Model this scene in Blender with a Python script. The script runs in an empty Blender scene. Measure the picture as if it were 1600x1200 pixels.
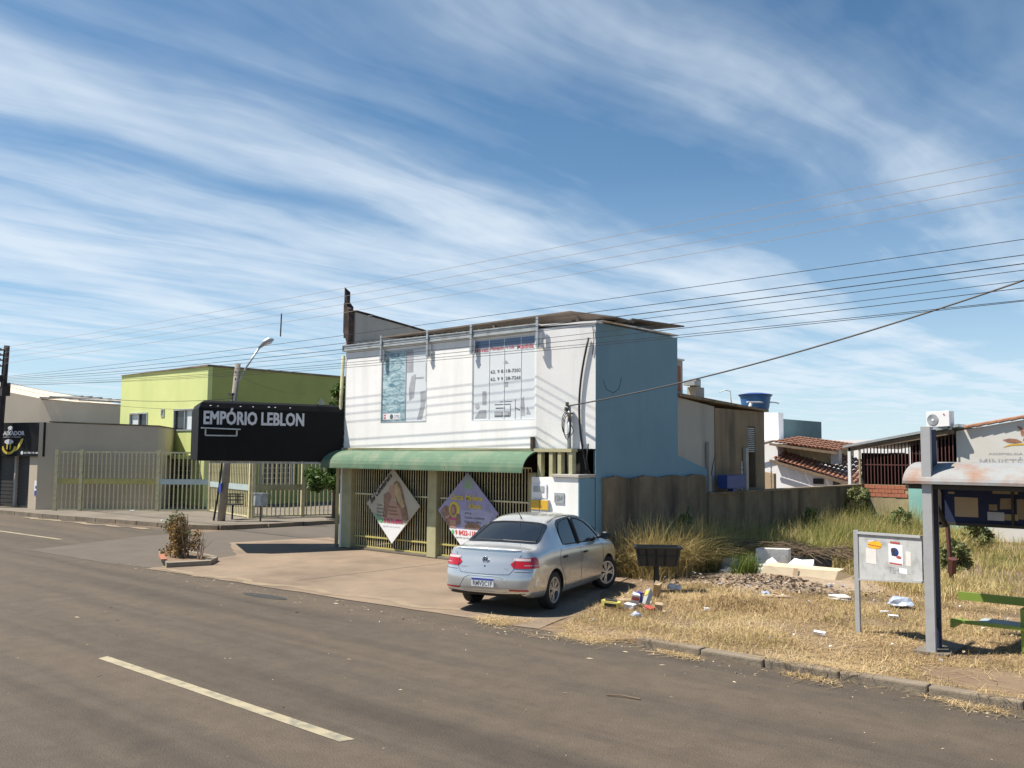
import bpy, bmesh, math, random
import numpy as np
from mathutils import Vector, Matrix
from mathutils.bvhtree import BVHTree
R_=math.radians
random.seed(7); rng=np.random.default_rng(7)
scn=bpy.context.scene; COL=scn.collection

# ---------------- camera ----------------
F_PX=1414.; yaw=R_(41.3); pitch=math.atan(108/1414.); roll=R_(0.48)
cf=Vector((-math.sin(yaw)*math.cos(pitch),math.cos(yaw)*math.cos(pitch),math.sin(pitch)))
cr=Vector((math.cos(yaw),math.sin(yaw),0)); cu=cr.cross(cf)
cr2=cr*math.cos(roll)+cu*math.sin(roll); cu2=cu*math.cos(roll)-cr*math.sin(roll)
cam=bpy.data.cameras.new('camera'); co=bpy.data.objects.new('camera',cam); COL.objects.link(co)
co.matrix_world=Matrix(((cr2.x,cu2.x,-cf.x,0),(cr2.y,cu2.y,-cf.y,0),(cr2.z,cu2.z,-cf.z,2.4),(0,0,0,1)))
cam.sensor_width=36; cam.lens=F_PX*36/1600; cam.clip_end=3000; cam.clip_start=.05
scn.camera=co

# ---------------- light ----------------
SUN=Vector((.43,.38,-1)).normalized()
sl=bpy.data.lights.new('sun','SUN'); sl.energy=4.6; sl.angle=R_(.5); sl.color=(1,.93,.82)
so=bpy.data.objects.new('sun',sl); COL.objects.link(so); so.rotation_euler=SUN.to_track_quat('-Z','Y').to_euler(); so.location=(-20,-10,30)
w=bpy.data.worlds.new('World'); scn.world=w; w.use_nodes=True
nt=w.node_tree; N=nt.nodes; L=nt.links; N.clear()
def nd(t,**k):
    n=N.new(t)
    for a,b in k.items(): setattr(n,a,b)
    return n
def wm(op,a,b=None,clamp=False):
    n=nd('ShaderNodeMath',operation=op,use_clamp=clamp)
    for i,v in enumerate((a,b)):
        if v is None: continue
        if isinstance(v,(int,float)): n.inputs[i].default_value=v
        else: L.new(v,n.inputs[i])
    return n.outputs[0]
def wramp(fac,stops,interp='LINEAR'):
    n=nd('ShaderNodeValToRGB'); L.new(fac,n.inputs[0]); cr_=n.color_ramp; cr_.interpolation=interp
    while len(cr_.elements)<len(stops): cr_.elements.new(.5)
    for e,(p,c) in zip(cr_.elements,stops):
        e.position=p; e.color=(c,c,c,1) if isinstance(c,(int,float)) else (*c,1)
    return n.outputs[0]
sky=nd('ShaderNodeTexSky',sky_type='NISHITA'); sky.sun_disc=False
sky.sun_elevation=math.asin(-SUN.z); sky.sun_rotation=math.atan2(-SUN.x,-SUN.y); sky.air_density=.9; sky.dust_density=.35; sky.ozone_density=1.6; sky.altitude=700
tc=nd('ShaderNodeTexCoord'); sp=nd('ShaderNodeSeparateXYZ'); L.new(tc.outputs['Generated'],sp.inputs[0])
z=wm('MAXIMUM',sp.outputs[2],.015); u=wm('DIVIDE',sp.outputs[0],z); v=wm('DIVIDE',sp.outputs[1],z)
def wnoise(x,y,sc,det,rough=.55,dist=0):
    c=nd('ShaderNodeCombineXYZ'); L.new(x,c.inputs[0]); L.new(y,c.inputs[1])
    n=nd('ShaderNodeTexNoise'); n.inputs['Scale'].default_value=sc; n.inputs['Detail'].default_value=det; n.inputs['Roughness'].default_value=rough; n.inputs['Distortion'].default_value=dist
    L.new(c.outputs[0],n.inputs['Vector']); return n.outputs[0]
wob=wnoise(u,wm('MULTIPLY',v,.55),.9,2)
u2=wm('ADD',u,wm('MULTIPLY',wm('SUBTRACT',wob,.5),.75))
band=wramp(wm('MULTIPLY',wm('ADD',u2,9.),1/9.),[(0,.55),(.30,.6),(.43,.72),(.52,.9),(.565,.38),(.62,.88),(.66,.35),(.70,.95),(.745,.62),(.775,.16),(.825,.12),(.865,.6),(.90,.62),(.94,.12),(1,.06)],'B_SPLINE')
fib=wnoise(wm('MULTIPLY',u2,1.9),wm('MULTIPLY',v,.22),1.7,7,.55,.1)
fib2=wnoise(wm('ADD',u,wm('MULTIPLY',v,.25)),wm('MULTIPLY',v,.55),1.0,5,.6,.1)
sm=wm('ADD',wm('ADD',wm('MULTIPLY',band,.85),wm('MULTIPLY',wm('SUBTRACT',fib,.5),.95)),wm('MULTIPLY',wm('SUBTRACT',fib2,.5),1.3))
sm=wm('ADD',sm,wramp(sp.outputs[2],[(.05,.30),(.22,.13),(.42,0)]))
dens=wramp(sm,[(.10,0.),(.45,.22),(.75,.58),(1,.85)])
hz=wramp(sp.outputs[2],[(0,.78),(.06,.56),(.16,.25),(.3,.06),(.5,0)])
dens=wm('MAXIMUM',dens,hz)
below=wramp(sp.outputs[2],[(0,1.),(.002,1.)])
mx=nd('ShaderNodeMix',data_type='RGBA'); L.new(dens,mx.inputs[0]); tint=nd('ShaderNodeMix',data_type='RGBA',blend_type='MULTIPLY'); tint.inputs[0].default_value=1; tint.inputs[7].default_value=(.66,1.0,1.10,1); L.new(sky.outputs[0],tint.inputs[6]); L.new(tint.outputs[2],mx.inputs[6])
mx.inputs[7].default_value=(7.0,7.9,8.8,1)
bg=nd('ShaderNodeBackground'); bg.inputs[1].default_value=.062; L.new(mx.outputs[2],bg.inputs[0])
wo=nd('ShaderNodeOutputWorld'); L.new(bg.outputs[0],wo.inputs[0])
scn.view_settings.view_transform='Standard'; scn.view_settings.look='None'; scn.view_settings.exposure=0.85; scn.view_settings.gamma=1
scn.view_settings.use_curve_mapping=False

# ---------------- materials ----------------
def mat(name,col,rough=.8,var=.18,scale=2.,bump=0.,bscale=None,metal=0,stain=None,sscale=.8,samt=.5,col2=None,emit=None,coat=0,streak=False,alpha=None,spec=None):
    m=bpy.data.materials.new(name); m.use_nodes=True; t=m.node_tree; b=t.nodes['Principled BSDF']
    b.inputs['Roughness'].default_value=rough; b.inputs['Metallic'].default_value=metal
    if coat: b.inputs['Coat Weight'].default_value=coat; b.inputs['Coat Roughness'].default_value=.05
    if spec is not None: b.inputs['Specular IOR Level'].default_value=spec
    tcn=t.nodes.new('ShaderNodeTexCoord')
    def noise(sc,det=6,stre=False):
        n=t.nodes.new('ShaderNodeTexNoise'); n.inputs['Scale'].default_value=sc; n.inputs['Detail'].default_value=det; n.inputs['Roughness'].default_value=.6
        if stre:
            mp=t.nodes.new('ShaderNodeMapping'); mp.inputs['Scale'].default_value=(1,1,.12); t.links.new(tcn.outputs['Object'],mp.inputs[0]); t.links.new(mp.outputs[0],n.inputs['Vector'])
        else: t.links.new(tcn.outputs['Object'],n.inputs['Vector'])
        return n.outputs[0]
    def ramp(f,stops):
        n=t.nodes.new('ShaderNodeValToRGB'); t.links.new(f,n.inputs[0])
        while len(n.color_ramp.elements)<len(stops): n.color_ramp.elements.new(.5)
        for e,(p,c) in zip(n.color_ramp.elements,stops): e.position=p; e.color=(*c,1)
        return n.outputs[0]
    c2=col2 or tuple(min(1,c*(1+var)) for c in col); c1=col if col2 else tuple(c*(1-var) for c in col)
    out=ramp(noise(scale,8),[(.3,c1),(.7,c2)])
    if stain:
        mxn=t.nodes.new('ShaderNodeMix'); mxn.data_type='RGBA'
        f=ramp(noise(sscale,7,streak),[(.48-.0*samt,(0,0,0)),(.68,(samt,samt,samt))])
        t.links.new(f,mxn.inputs[0]); t.links.new(out,mxn.inputs[6]); mxn.inputs[7].default_value=(*stain,1); out=mxn.outputs[2]
    t.links.new(out,b.inputs['Base Color'])
    if bump:
        bn=t.nodes.new('ShaderNodeBump'); bn.inputs['Strength'].default_value=bump; bn.inputs['Distance'].default_value=.02
        t.links.new(noise(bscale or scale*12,5),bn.inputs['Height']); t.links.new(bn.outputs[0],b.inputs['Normal'])
    if emit: b.inputs['Emission Color'].default_value=(*emit,1); b.inputs['Emission Strength'].default_value=1
    return m
M={}
def mk(name,*a,**k): M[name]=mat(name,*a,**k); return M[name]
def foliage_mat(name,stops,rough=.6,trans=.25):
    m=bpy.data.materials.new(name); m.use_nodes=True; t=m.node_tree; b=t.nodes['Principled BSDF']
    g=t.nodes.new('ShaderNodeNewGeometry'); r=t.nodes.new('ShaderNodeValToRGB')
    tcn=t.nodes.new('ShaderNodeTexCoord'); n=t.nodes.new('ShaderNodeTexNoise'); n.inputs['Scale'].default_value=.7; n.inputs['Detail'].default_value=3
    t.links.new(tcn.outputs['Object'],n.inputs['Vector'])
    a=t.nodes.new('ShaderNodeMath'); a.operation='MULTIPLY_ADD'; t.links.new(n.outputs[0],a.inputs[0]); a.inputs[1].default_value=1.5
    s=t.nodes.new('ShaderNodeMath'); s.operation='MULTIPLY_ADD'; t.links.new(g.outputs['Random Per Island'],s.inputs[0]); s.inputs[1].default_value=.55; s.inputs[2].default_value=-.52
    t.links.new(s.outputs[0],a.inputs[2]); t.links.new(a.outputs[0],r.inputs[0])
    while len(r.color_ramp.elements)<len(stops): r.color_ramp.elements.new(.5)
    for e,(p,c) in zip(r.color_ramp.elements,stops): e.position=p; e.color=(*c,1)
    t.links.new(r.outputs[0],b.inputs['Base Color']); b.inputs['Roughness'].default_value=rough
    tr=t.nodes.new('ShaderNodeBsdfTranslucent'); t.links.new(r.outputs[0],tr.inputs[0]); mxs=t.nodes.new('ShaderNodeMixShader'); mxs.inputs[0].default_value=trans
    o=t.nodes['Material Output']; t.links.new(b.outputs[0],mxs.inputs[1]); t.links.new(tr.outputs[0],mxs.inputs[2]); t.links.new(mxs.outputs[0],o.inputs[0])
    M[name]=m; return m

# ---------------- mesh helpers ----------------
class MB:
    def __init__(s): s.v=[]; s.f=[]; s.mi=[]; s.cur=0
    def add(s,vs,fs):
        o=len(s.v); s.v+= [tuple(p) for p in vs]; s.f+=[tuple(i+o for i in f) for f in fs]; s.mi+=[s.cur]*len(fs); return s
    def box(s,x0,x1,y0,y1,z0,z1):
        v=[(x0,y0,z0),(x1,y0,z0),(x1,y1,z0),(x0,y1,z0),(x0,y0,z1),(x1,y0,z1),(x1,y1,z1),(x0,y1,z1)]
        return s.add(v,[(3,2,1,0),(4,5,6,7),(0,1,5,4),(1,2,6,5),(2,3,7,6),(3,0,4,7)])
    def bar(s,p,q,wd,dp=None,up=(0,0,1)):
        p=Vector(p);q=Vector(q);dp=dp or wd; d=(q-p).normalized(); U=Vector(up)
        if abs(d.dot(U))>.98: U=Vector((0,1,0))
        a=d.cross(U).normalized(); b=a.cross(d)
        vs=[]
        for e in (p,q):
            for i,j in ((-1,-1),(1,-1),(1,1),(-1,1)): vs.append(e+a*i*wd/2+b*j*dp/2)
        return s.add(vs,[(0,1,2,3),(7,6,5,4),(0,4,5,1),(1,5,6,2),(2,6,7,3),(3,7,4,0)])
    def tube(s,pts,r,n=6,cap=True):
        pts=[Vector(p) for p in pts]; rs=r if isinstance(r,(list,tuple)) else [r]*len(pts); vs=[];fs=[]
        a=None
        for i,p in enumerate(pts):
            d=(pts[min(i+1,len(pts)-1)]-pts[max(i-1,0)]).normalized()
            if a is None: a=d.orthogonal().normalized()
            a=(a-d*a.dot(d)).normalized(); b=d.cross(a)
            for k in range(n):
                t=2*math.pi*k/n; vs.append(p+(a*math.cos(t)+b*math.sin(t))*rs[i])
        for i in range(len(pts)-1):
            for k in range(n): fs.append((i*n+k,i*n+(k+1)%n,(i+1)*n+(k+1)%n,(i+1)*n+k))
        if cap: fs.append(tuple(range(n))[::-1]); fs.append(tuple((len(pts)-1)*n+k for k in range(n)))
        return s.add(vs,fs)
    def prism(s,poly,z0,z1):
        n=len(poly); zz0=z0 if hasattr(z0,'__len__') else [z0]*n; zz1=z1 if hasattr(z1,'__len__') else [z1]*n
        vs=[(p[0],p[1],a) for p,a in zip(poly,zz0)]+[(p[0],p[1],b) for p,b in zip(poly,zz1)]
        return s.add(vs,[tuple(range(n))[::-1],tuple(range(n,2*n))]+[(i,(i+1)%n,(i+1)%n+n,i+n) for i in range(n)])
    def lathe(s,c,prof,n=20):
        vs=[];fs=[]
        for r,zz in prof:
            for k in range(n):
                t=2*math.pi*k/n; vs.append((c[0]+r*math.cos(t),c[1]+r*math.sin(t),c[2]+zz))
        for i in range(len(prof)-1):
            for k in range(n): fs.append((i*n+k,i*n+(k+1)%n,(i+1)*n+(k+1)%n,(i+1)*n+k))
        fs.append(tuple(range(n))[::-1]); fs.append(tuple((len(prof)-1)*n+k for k in range(n)))
        return s.add(vs,fs)
    def holes(s,O,U,V,W,H,T,hs):
        """wall W x H, thickness T behind (−normal), with rectangular openings"""
        O=Vector(O);U=Vector(U).normalized();V=Vector(V);Nn=U.cross(V)
        xs=sorted({0,W,*[h[0] for h in hs],*[h[1] for h in hs]}); ys=sorted({0,H,*[h[2] for h in hs],*[h[3] for h in hs]})
        nx,ny=len(xs),len(ys); P=lambda i,j,k:k*nx*ny+j*nx+i
        vs=[O+U*x+V*y-Nn*(T*k) for k in (0,1) for y in ys for x in xs]; fs=[]
        sol=lambda i,j:0<=i<nx-1 and 0<=j<ny-1 and not any(h[0]<=xs[i]<h[1] and h[2]<=ys[j]<h[3] for h in hs)
        for i in range(nx-1):
            for j in range(ny-1):
                if not sol(i,j): continue
                fs.append((P(i,j,0),P(i+1,j,0),P(i+1,j+1,0),P(i,j+1,0))); fs.append((P(i,j+1,1),P(i+1,j+1,1),P(i+1,j,1),P(i,j,1)))
                if not sol(i-1,j): fs.append((P(i,j,1),P(i,j,0),P(i,j+1,0),P(i,j+1,1)))
                if not sol(i+1,j): fs.append((P(i+1,j,0),P(i+1,j,1),P(i+1,j+1,1),P(i+1,j+1,0)))
                if not sol(i,j-1): fs.append((P(i,j,1),P(i+1,j,1),P(i+1,j,0),P(i,j,0)))
                if not sol(i,j+1): fs.append((P(i,j+1,0),P(i+1,j+1,0),P(i+1,j+1,1),P(i,j+1,1)))
        return s.add(vs,fs)
    def mesh(s,name,mats):
        me=bpy.data.meshes.new(name); me.from_pydata(s.v,[],s.f)
        for m in (mats if isinstance(mats,(list,tuple)) else [mats]): me.materials.append(M[m] if isinstance(m,str) else m)
        if any(s.mi): me.polygons.foreach_set('material_index',s.mi)
        me.update(); return me
def wloc(o):
    v=Vector((0,0,0))
    while o is not None: v=v+o.location; o=o.parent
    return v
def tagp(o,label=None,cat=None,group=None,kind=None):
    if label: o['label']=label
    if cat: o['category']=cat
    if group: o['group']=group
    if kind: o['kind']=kind
    return o
def thing(name,label,cat,loc=(0,0,0),rz=0,group=None):
    o=bpy.data.objects.new(name,None); COL.objects.link(o); o.empty_display_size=.2; o.location=loc; o.rotation_euler=(0,0,rz)
    return tagp(o,label,cat,group)
def obj(name,mb,m,parent=None,local=False,smooth=False,bevel=0,label=None,kind=None):
    me=mb if isinstance(mb,bpy.types.Mesh) else mb.mesh(name,m)
    if smooth: me.polygons.foreach_set('use_smooth',[True]*len(me.polygons))
    o=bpy.data.objects.new(name,me); COL.objects.link(o)
    if parent is not None:
        if not local: o.location=-wloc(parent)
        o.parent=parent
    if bevel:
        b=o.modifiers.new('bevel','BEVEL'); b.width=bevel; b.segments=2; b.limit_method='ANGLE'
    if label: o['label']=label
    if kind: o['kind']=kind
    return o
def single(name,mb,m,label,cat,group=None,**k):
    return tagp(obj(name,mb,m,**k),label,cat,group)
def struct(name,mb,m,**k):
    o=obj(name,mb,m,**k)
    if not k.get('parent'): o['kind']='structure'
    return o
def copy_tree(o,parent=None):
    c=o.copy(); COL.objects.link(c); c.parent=parent
    for ch in list(o.children): copy_tree(ch,c)
    return c
def rot_label(o,loc,rz,label,group=None):
    o.location=loc; o.rotation_euler=(0,0,rz); o['label']=label
    if group: o['group']=group
    return o
# flat print on a plane: O origin, U right, V up ; polygons in local 2-D
def flat(name,polys,O,U,V,m,parent,off=.004,label=None):
    O=Vector(O);U=Vector(U).normalized();V=Vector(V).normalized();Nn=U.cross(V); mb=MB()
    for poly in polys:
        vs=[O+U*p[0]+V*p[1]+Nn*off for p in poly]; mb.add(vs,[tuple(range(len(vs)))])
    return obj(name,mb,m,parent,label=label)
def ell(cx,cy,rx,ry,n=16,a=0,t0=0,t1=360):
    out=[]
    for k in range(n+(0 if t1-t0==360 else 1)):
        t=R_(t0+(t1-t0)*k/n); x=rx*math.cos(t);y=ry*math.sin(t); ca,sa=math.cos(R_(a)),math.sin(R_(a)); out.append((cx+x*ca-y*sa,cy+x*sa+y*ca))
    return out
def rect(x0,y0,x1,y1): return [(x0,y0),(x1,y0),(x1,y1),(x0,y1)]
def text(name,body,O,U,V,x,y,wd,ht,m,parent,off=.006,bold=0,ext=0,shear=0,rot=0,dup=0):
    """lettering fitted in a wd x ht box whose lower left is x,y"""
    cu_=bpy.data.curves.new(name,'FONT'); cu_.body=body; cu_.size=1; cu_.offset=bold; cu_.extrude=0; cu_.shear=shear; cu_.resolution_u=2
    t=bpy.data.objects.new(name,cu_); COL.objects.link(t); me=bpy.data.meshes.new_from_object(t.evaluated_get(bpy.context.evaluated_depsgraph_get()))
    bpy.data.objects.remove(t); bpy.data.curves.remove(cu_)
    co_=np.zeros(len(me.vertices)*3); me.vertices.foreach_get('co',co_); co_=co_.reshape(-1,3)
    mn=co_[:,:2].min(0); mxx=co_[:,:2].max(0); sx=wd/(mxx[0]-mn[0]); sy=ht/(mxx[1]-mn[1])
    X=(co_[:,0]-mn[0])*sx; Y=(co_[:,1]-mn[1])*sy; cR,sR=math.cos(R_(rot)),math.sin(R_(rot)); X,Y=x+X*cR-Y*sR,y+X*sR+Y*cR
    O=np.array(O,float);U=np.array(Vector(U).normalized());V=np.array(Vector(V).normalized());Nn=np.cross(U,V)
    P=O+X[:,None]*U+Y[:,None]*V+Nn*(off+ext)
    me.vertices.foreach_set('co',P.ravel()); me.materials.clear(); me.materials.append(M[m]); me.update()
    if dup:
        nv_=len(me.vertices); fcs=[tuple(p_.vertices) for p_ in me.polygons]; vs_=[];fs_=[]
        for q_,(a_,b_) in enumerate(((0,0),(dup,0),(0,dup),(dup,dup),(dup*.5,dup*.5))):
            vs_+= [tuple(r_) for r_ in (P+U*a_+V*b_+Nn*.0007*q_)]; fs_+= [tuple(i_+q_*nv_ for i_ in f_) for f_ in fcs]
        me=bpy.data.meshes.new(name); me.from_pydata(vs_,[],fs_); me.materials.append(M[m]); me.update()
    if ext:
        bm=bmesh.new(); bm.from_mesh(me); g=bmesh.ops.extrude_face_region(bm,geom=bm.faces[:]); vv=[e for e in g['geom'] if isinstance(e,bmesh.types.BMVert)]
        bmesh.ops.translate(bm,verts=vv,vec=Vector(-Nn*ext)); bmesh.ops.recalc_face_normals(bm,faces=bm.faces[:]); bm.to_mesh(me); bm.free()
    me.name=name
    return obj(name,me,None,parent)
# ---------------- palette ----------------
mk('soil',(.17,.115,.072),.95,.25,.9,.5,25,stain=(.25,.185,.115),sscale=.5,samt=.7)
mk('asphalt',(.066,.059,.053),.9,.16,1.3,.55,60,stain=(.10,.08,.065),sscale=.35,samt=.6)
mk('asphalt_side',(.102,.084,.066),.9,.12,1.5,.3,60,stain=(.115,.095,.075),sscale=.5,samt=.5)
mk('concrete_apron',(.225,.168,.118),.95,.22,.7,.6,40,stain=(.135,.10,.072),sscale=.6,samt=.8)
mk('concrete_walk',(.17,.145,.115),.92,.18,.8,.4,30,stain=(.12,.1,.08),sscale=.7,samt=.7)
mk('kerb_concrete',(.21,.17,.125),.93,.25,2.5,.5,30,stain=(.11,.09,.065),sscale=1.6,samt=.7)
mk('road_paint',(.33,.285,.19),.8,.12,6,.2,60,stain=(.12,.125,.11),sscale=5,samt=.75)
mk('white_wall',(.83,.83,.82),.75,.05,.9,.1,20,stain=(.58,.55,.49),sscale=2.2,samt=.36,streak=True)
mk('blue_wall',(.165,.29,.37),.85,.07,.8,.15,14,stain=(.13,.235,.30),sscale=1.1,samt=.6,streak=True)
mk('grey_render',(.40,.38,.34),.9,.08,1.2,.2,20,stain=(.25,.235,.21),sscale=1.5,samt=.5,streak=True)
mk('bare_concrete',(.24,.185,.12),.92,.18,1.2,.5,14,stain=(.07,.055,.04),sscale=1.6,samt=.85,streak=True)
mk('fence_wall',(.19,.148,.098),.95,.28,1.6,.6,14,stain=(.06,.05,.038),sscale=1.8,samt=.9,streak=True)
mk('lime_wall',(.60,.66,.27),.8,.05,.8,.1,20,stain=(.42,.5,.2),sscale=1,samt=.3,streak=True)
mk('lime_wall_shade',(.33,.36,.11),.85,.06,.8,.1,20,stain=(.25,.30,.10),sscale=1,samt=.4)  # lime wall again, side-face shade put into a darker colour
mk('dust',(.24,.185,.125),.95,.2,3,.5,40)
mk('taupe_wall',(.50,.425,.325),.88,.06,.9,.15,20,stain=(.42,.355,.27),sscale=1,samt=.4,streak=True)
mk('pale_taupe',(.62,.54,.43),.88,.06,.9,.15,20)
mk('cream_metal',(.62,.56,.34),.55,.12,4,stain=(.28,.2,.1),sscale=6,samt=.5)
mk('yellow_metal',(.46,.40,.13),.55,.12,4,stain=(.25,.2,.08),sscale=6,samt=.4)
mk('pale_blue_metal',(.42,.50,.50),.5,.1,4)
mk('olive_paint',(.38,.36,.21),.75,.12,3,.1,stain=(.24,.21,.12),sscale=2,samt=.5)
mk('black_panel',(.008,.008,.009),.55,.2,2,.05,3,spec=.15)
mk('black_banner',(.008,.008,.01),.6,.2,3,.05,4,spec=.15)
mk('letter_white',(.62,.64,.68),.5,.05,4)
mk('print_white',(.75,.75,.76),.6,.03,4)
mk('print_blue',(.03,.06,.35),.5,.05)
mk('dark_inside',(.02,.018,.014),.95,.2)  # near-black colour carries the darkness of unlit interiors
mk('shutter_dark',(.035,.033,.033),.6,.2,8)
mk('awning_green',(.085,.16,.10),.8,.12,2.5,stain=(.20,.20,.14),sscale=2.5,samt=.6)
mk('galvanised',(.42,.45,.47),.45,.1,5,metal=.5)
mk('gutter_grey',(.40,.43,.44),.5,.08,3,metal=.3,stain=(.2,.19,.17),sscale=4,samt=.5)
mk('fibre_cement',(.32,.31,.29),.9,.15,3,.3,20,stain=(.12,.11,.1),sscale=3,samt=.7)
mk('roof_sheet',(.15,.12,.095),.7,.2,4,.1,stain=(.14,.1,.07),sscale=3,samt=.7)
mk('charred',(.035,.025,.022),.9,.4,8,.5,stain=(.16,.10,.08),sscale=6,samt=.6)
mk('wood_pole',(.13,.105,.085),.9,.25,5,.4,20)
mk('concrete_pole',(.27,.245,.21),.9,.15,3,.3,20,stain=(.16,.14,.11),sscale=2,samt=.5,streak=True)
mk('dark_pole',(.035,.03,.035),.9,.3,4,.3)
mk('wire_black',(.02,.02,.022),.6,.1)
mk('wire_pale',(.33,.30,.27),.6,.1)
mk('film_teal',(.16,.30,.34),.25,.2,2)
mk('film_white',(.66,.70,.73),.35,.05,1.5)
mk('film_grey',(.38,.39,.42),.4,.2,5)
mk('film_line',(.12,.13,.14),.4,.2,5)
mk('film_blue',(.12,.20,.33),.3,.1,3)
mk('film_red',(.55,.16,.20),.5,.1,3)
mk('glass_dark',(.03,.035,.04),.12,.1)
mk('banner_beige',(.42,.39,.31),.6,.08,3)
mk('banner_hair',(.22,.14,.08),.6,.35,9)
mk('banner_blond',(.45,.33,.18),.6,.25,9)
mk('banner_skin',(.45,.27,.19),.6,.1,5)
mk('banner_brown',(.26,.16,.11),.6,.3,9)
mk('banner_purple',(.30,.29,.46),.6,.15,4)
mk('banner_lav',(.36,.37,.52),.6,.1,4)
mk('banner_green',(.25,.36,.26),.6,.12,4)
mk('banner_text',(.05,.045,.05),.6,.1)
mk('banner_pink',(.50,.05,.14),.6,.1)
mk('banner_red',(.6,.04,.04),.6,.1)
mk('banner_yellow',(.62,.48,.06),.6,.1)
mk('whats_green',(.10,.42,.14),.6,.1)
mk('meter_yellow',(.60,.36,.03),.5,.08)
mk('meter_white',(.55,.56,.55),.5,.05)
mk('clay_tile',(.33,.165,.105),.85,.25,6,.3,20,stain=(.14,.07,.05),sscale=4,samt=.6)
mk('clay_brick',(.42,.15,.085),.9,.25,6,.3,20)
mk('plaster_tan',(.36,.30,.17),.92,.2,2,.3,15,stain=(.16,.13,.09),sscale=2,samt=.7,streak=True)
mk('turquoise',(.22,.50,.46),.85,.12,2,.2,stain=(.35,.45,.38),sscale=2,samt=.6,streak=True)
mk('church_white',(.60,.59,.56),.8,.04,1,.1,stain=(.58,.50,.42),sscale=.8,samt=.35)
mk('teal_wall',(.13,.21,.22),.85,.08,1.5,stain=(.1,.16,.165),sscale=2,samt=.5)
mk('white_plain',(.74,.74,.74),.8,.03,1)
mk('tank_blue',(.015,.11,.30),.4,.12,3)
mk('box_blue',(.02,.05,.22),.5,.15,3)
mk('maroon_metal',(.10,.035,.03),.6,.2,3)
mk('shelter_grey',(.27,.28,.285),.75,.06,3,stain=(.26,.135,.08),sscale=2.0,samt=.95)
mk('post_grey',(.38,.385,.39),.55,.07,5,stain=(.25,.24,.26),sscale=5,samt=.5)
mk('shelter_blue',(.010,.018,.06),.8,.2,3)
mk('shelter_dark',(.035,.03,.022),.7,.2,3)
mk('bench_green',(.20,.29,.045),.5,.08,4,stain=(.17,.25,.04),sscale=4,samt=.4)
mk('bench_wood',(.33,.38,.40),.6,.1,4)
mk('board_grey',(.42,.43,.43),.7,.08,5,stain=(.25,.24,.23),sscale=7,samt=.75)
mk('paper',(.62,.60,.58),.7,.05,5)
mk('poster_orange',(.78,.40,.02),.6,.1,8)
mk('cardboard',(.40,.30,.19),.85,.1,5,.2,stain=(.27,.19,.12),sscale=5,samt=.5)
mk('cardboard_light',(.60,.50,.35),.85,.07,4,.2)
mk('bin_black',(.022,.024,.025),.5,.2,4)
mk('iron_dark',(.03,.03,.03),.7,.3,5)
mk('plaster_lump',(.58,.56,.53),.9,.1,7,.5,20,stain=(.36,.33,.29),sscale=5,samt=.6)
mk('rubble',(.31,.235,.165),.95,.25,6,.6,20)
mk('old_plank',(.17,.12,.08),.9,.25,6,.4,20)
mk('plastic_yellow',(.55,.47,.12),.5,.12,8)
mk('plastic_white',(.72,.73,.76),.45,.06,8)
mk('plastic_blueish',(.35,.40,.50),.35,.3,20)
mk('red_print',(.38,.07,.055),.5,.1)
mk('brick_red',(.33,.13,.08),.9,.2,6,.4,20)
mk('planter_grey',(.25,.215,.165),.9,.15,4,.4,20,stain=(.15,.12,.1),sscale=4,samt=.6)
mk('bark',(.09,.065,.045),.9,.25,6,.5,20)
mk('car_silver',(.57,.58,.58),.24,.03,2,metal=.62,coat=.7)
mk('car_glass',(.012,.016,.022),.06,.1,spec=.8)
mk('rubber',(.014,.014,.014),.75,.2,8)
mk('black_trim',(.012,.012,.013),.5,.2)
mk('alloy',(.55,.55,.56),.35,.06,metal=.7)
mk('lamp_red',(.42,.008,.014),.15,.1,coat=.8)
mk('lamp_clear',(.60,.50,.50),.15,.08,coat=.8)
mk('chrome',(.6,.62,.65),.2,.03,metal=.9)
mk('mark_blue',(.02,.04,.16),.4,.1)
foliage_mat('straw',[(0,(.17,.11,.05)),(.35,(.37,.26,.125)),(.7,(.52,.385,.20)),(1,(.62,.49,.29))],.8,.1)
foliage_mat('grass_mix',[(0,(.11,.145,.025)),(.22,(.22,.24,.055)),(.45,(.37,.33,.11)),(.75,(.50,.40,.18)),(1,(.6,.48,.25))],.7,.35)
foliage_mat('grass_dry',[(0,(.20,.21,.05)),(.3,(.40,.33,.13)),(.7,(.58,.46,.22)),(1,(.68,.56,.32))],.7,.3)
foliage_mat('grass_green',[(0,(.07,.11,.015)),(.5,(.17,.22,.04)),(1,(.34,.32,.10))],.6,.3)
foliage_mat('leaf_green',[(0,(.025,.055,.012)),(.5,(.055,.11,.02)),(1,(.12,.18,.04))],.5,.25)
foliage_mat('leaf_olive',[(0,(.05,.07,.02)),(.5,(.11,.13,.04)),(1,(.22,.22,.08))],.6,.25)
foliage_mat('leaf_dead',[(0,(.11,.06,.02)),(.5,(.25,.15,.045)),(1,(.38,.28,.11))],.8,.2)

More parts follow.
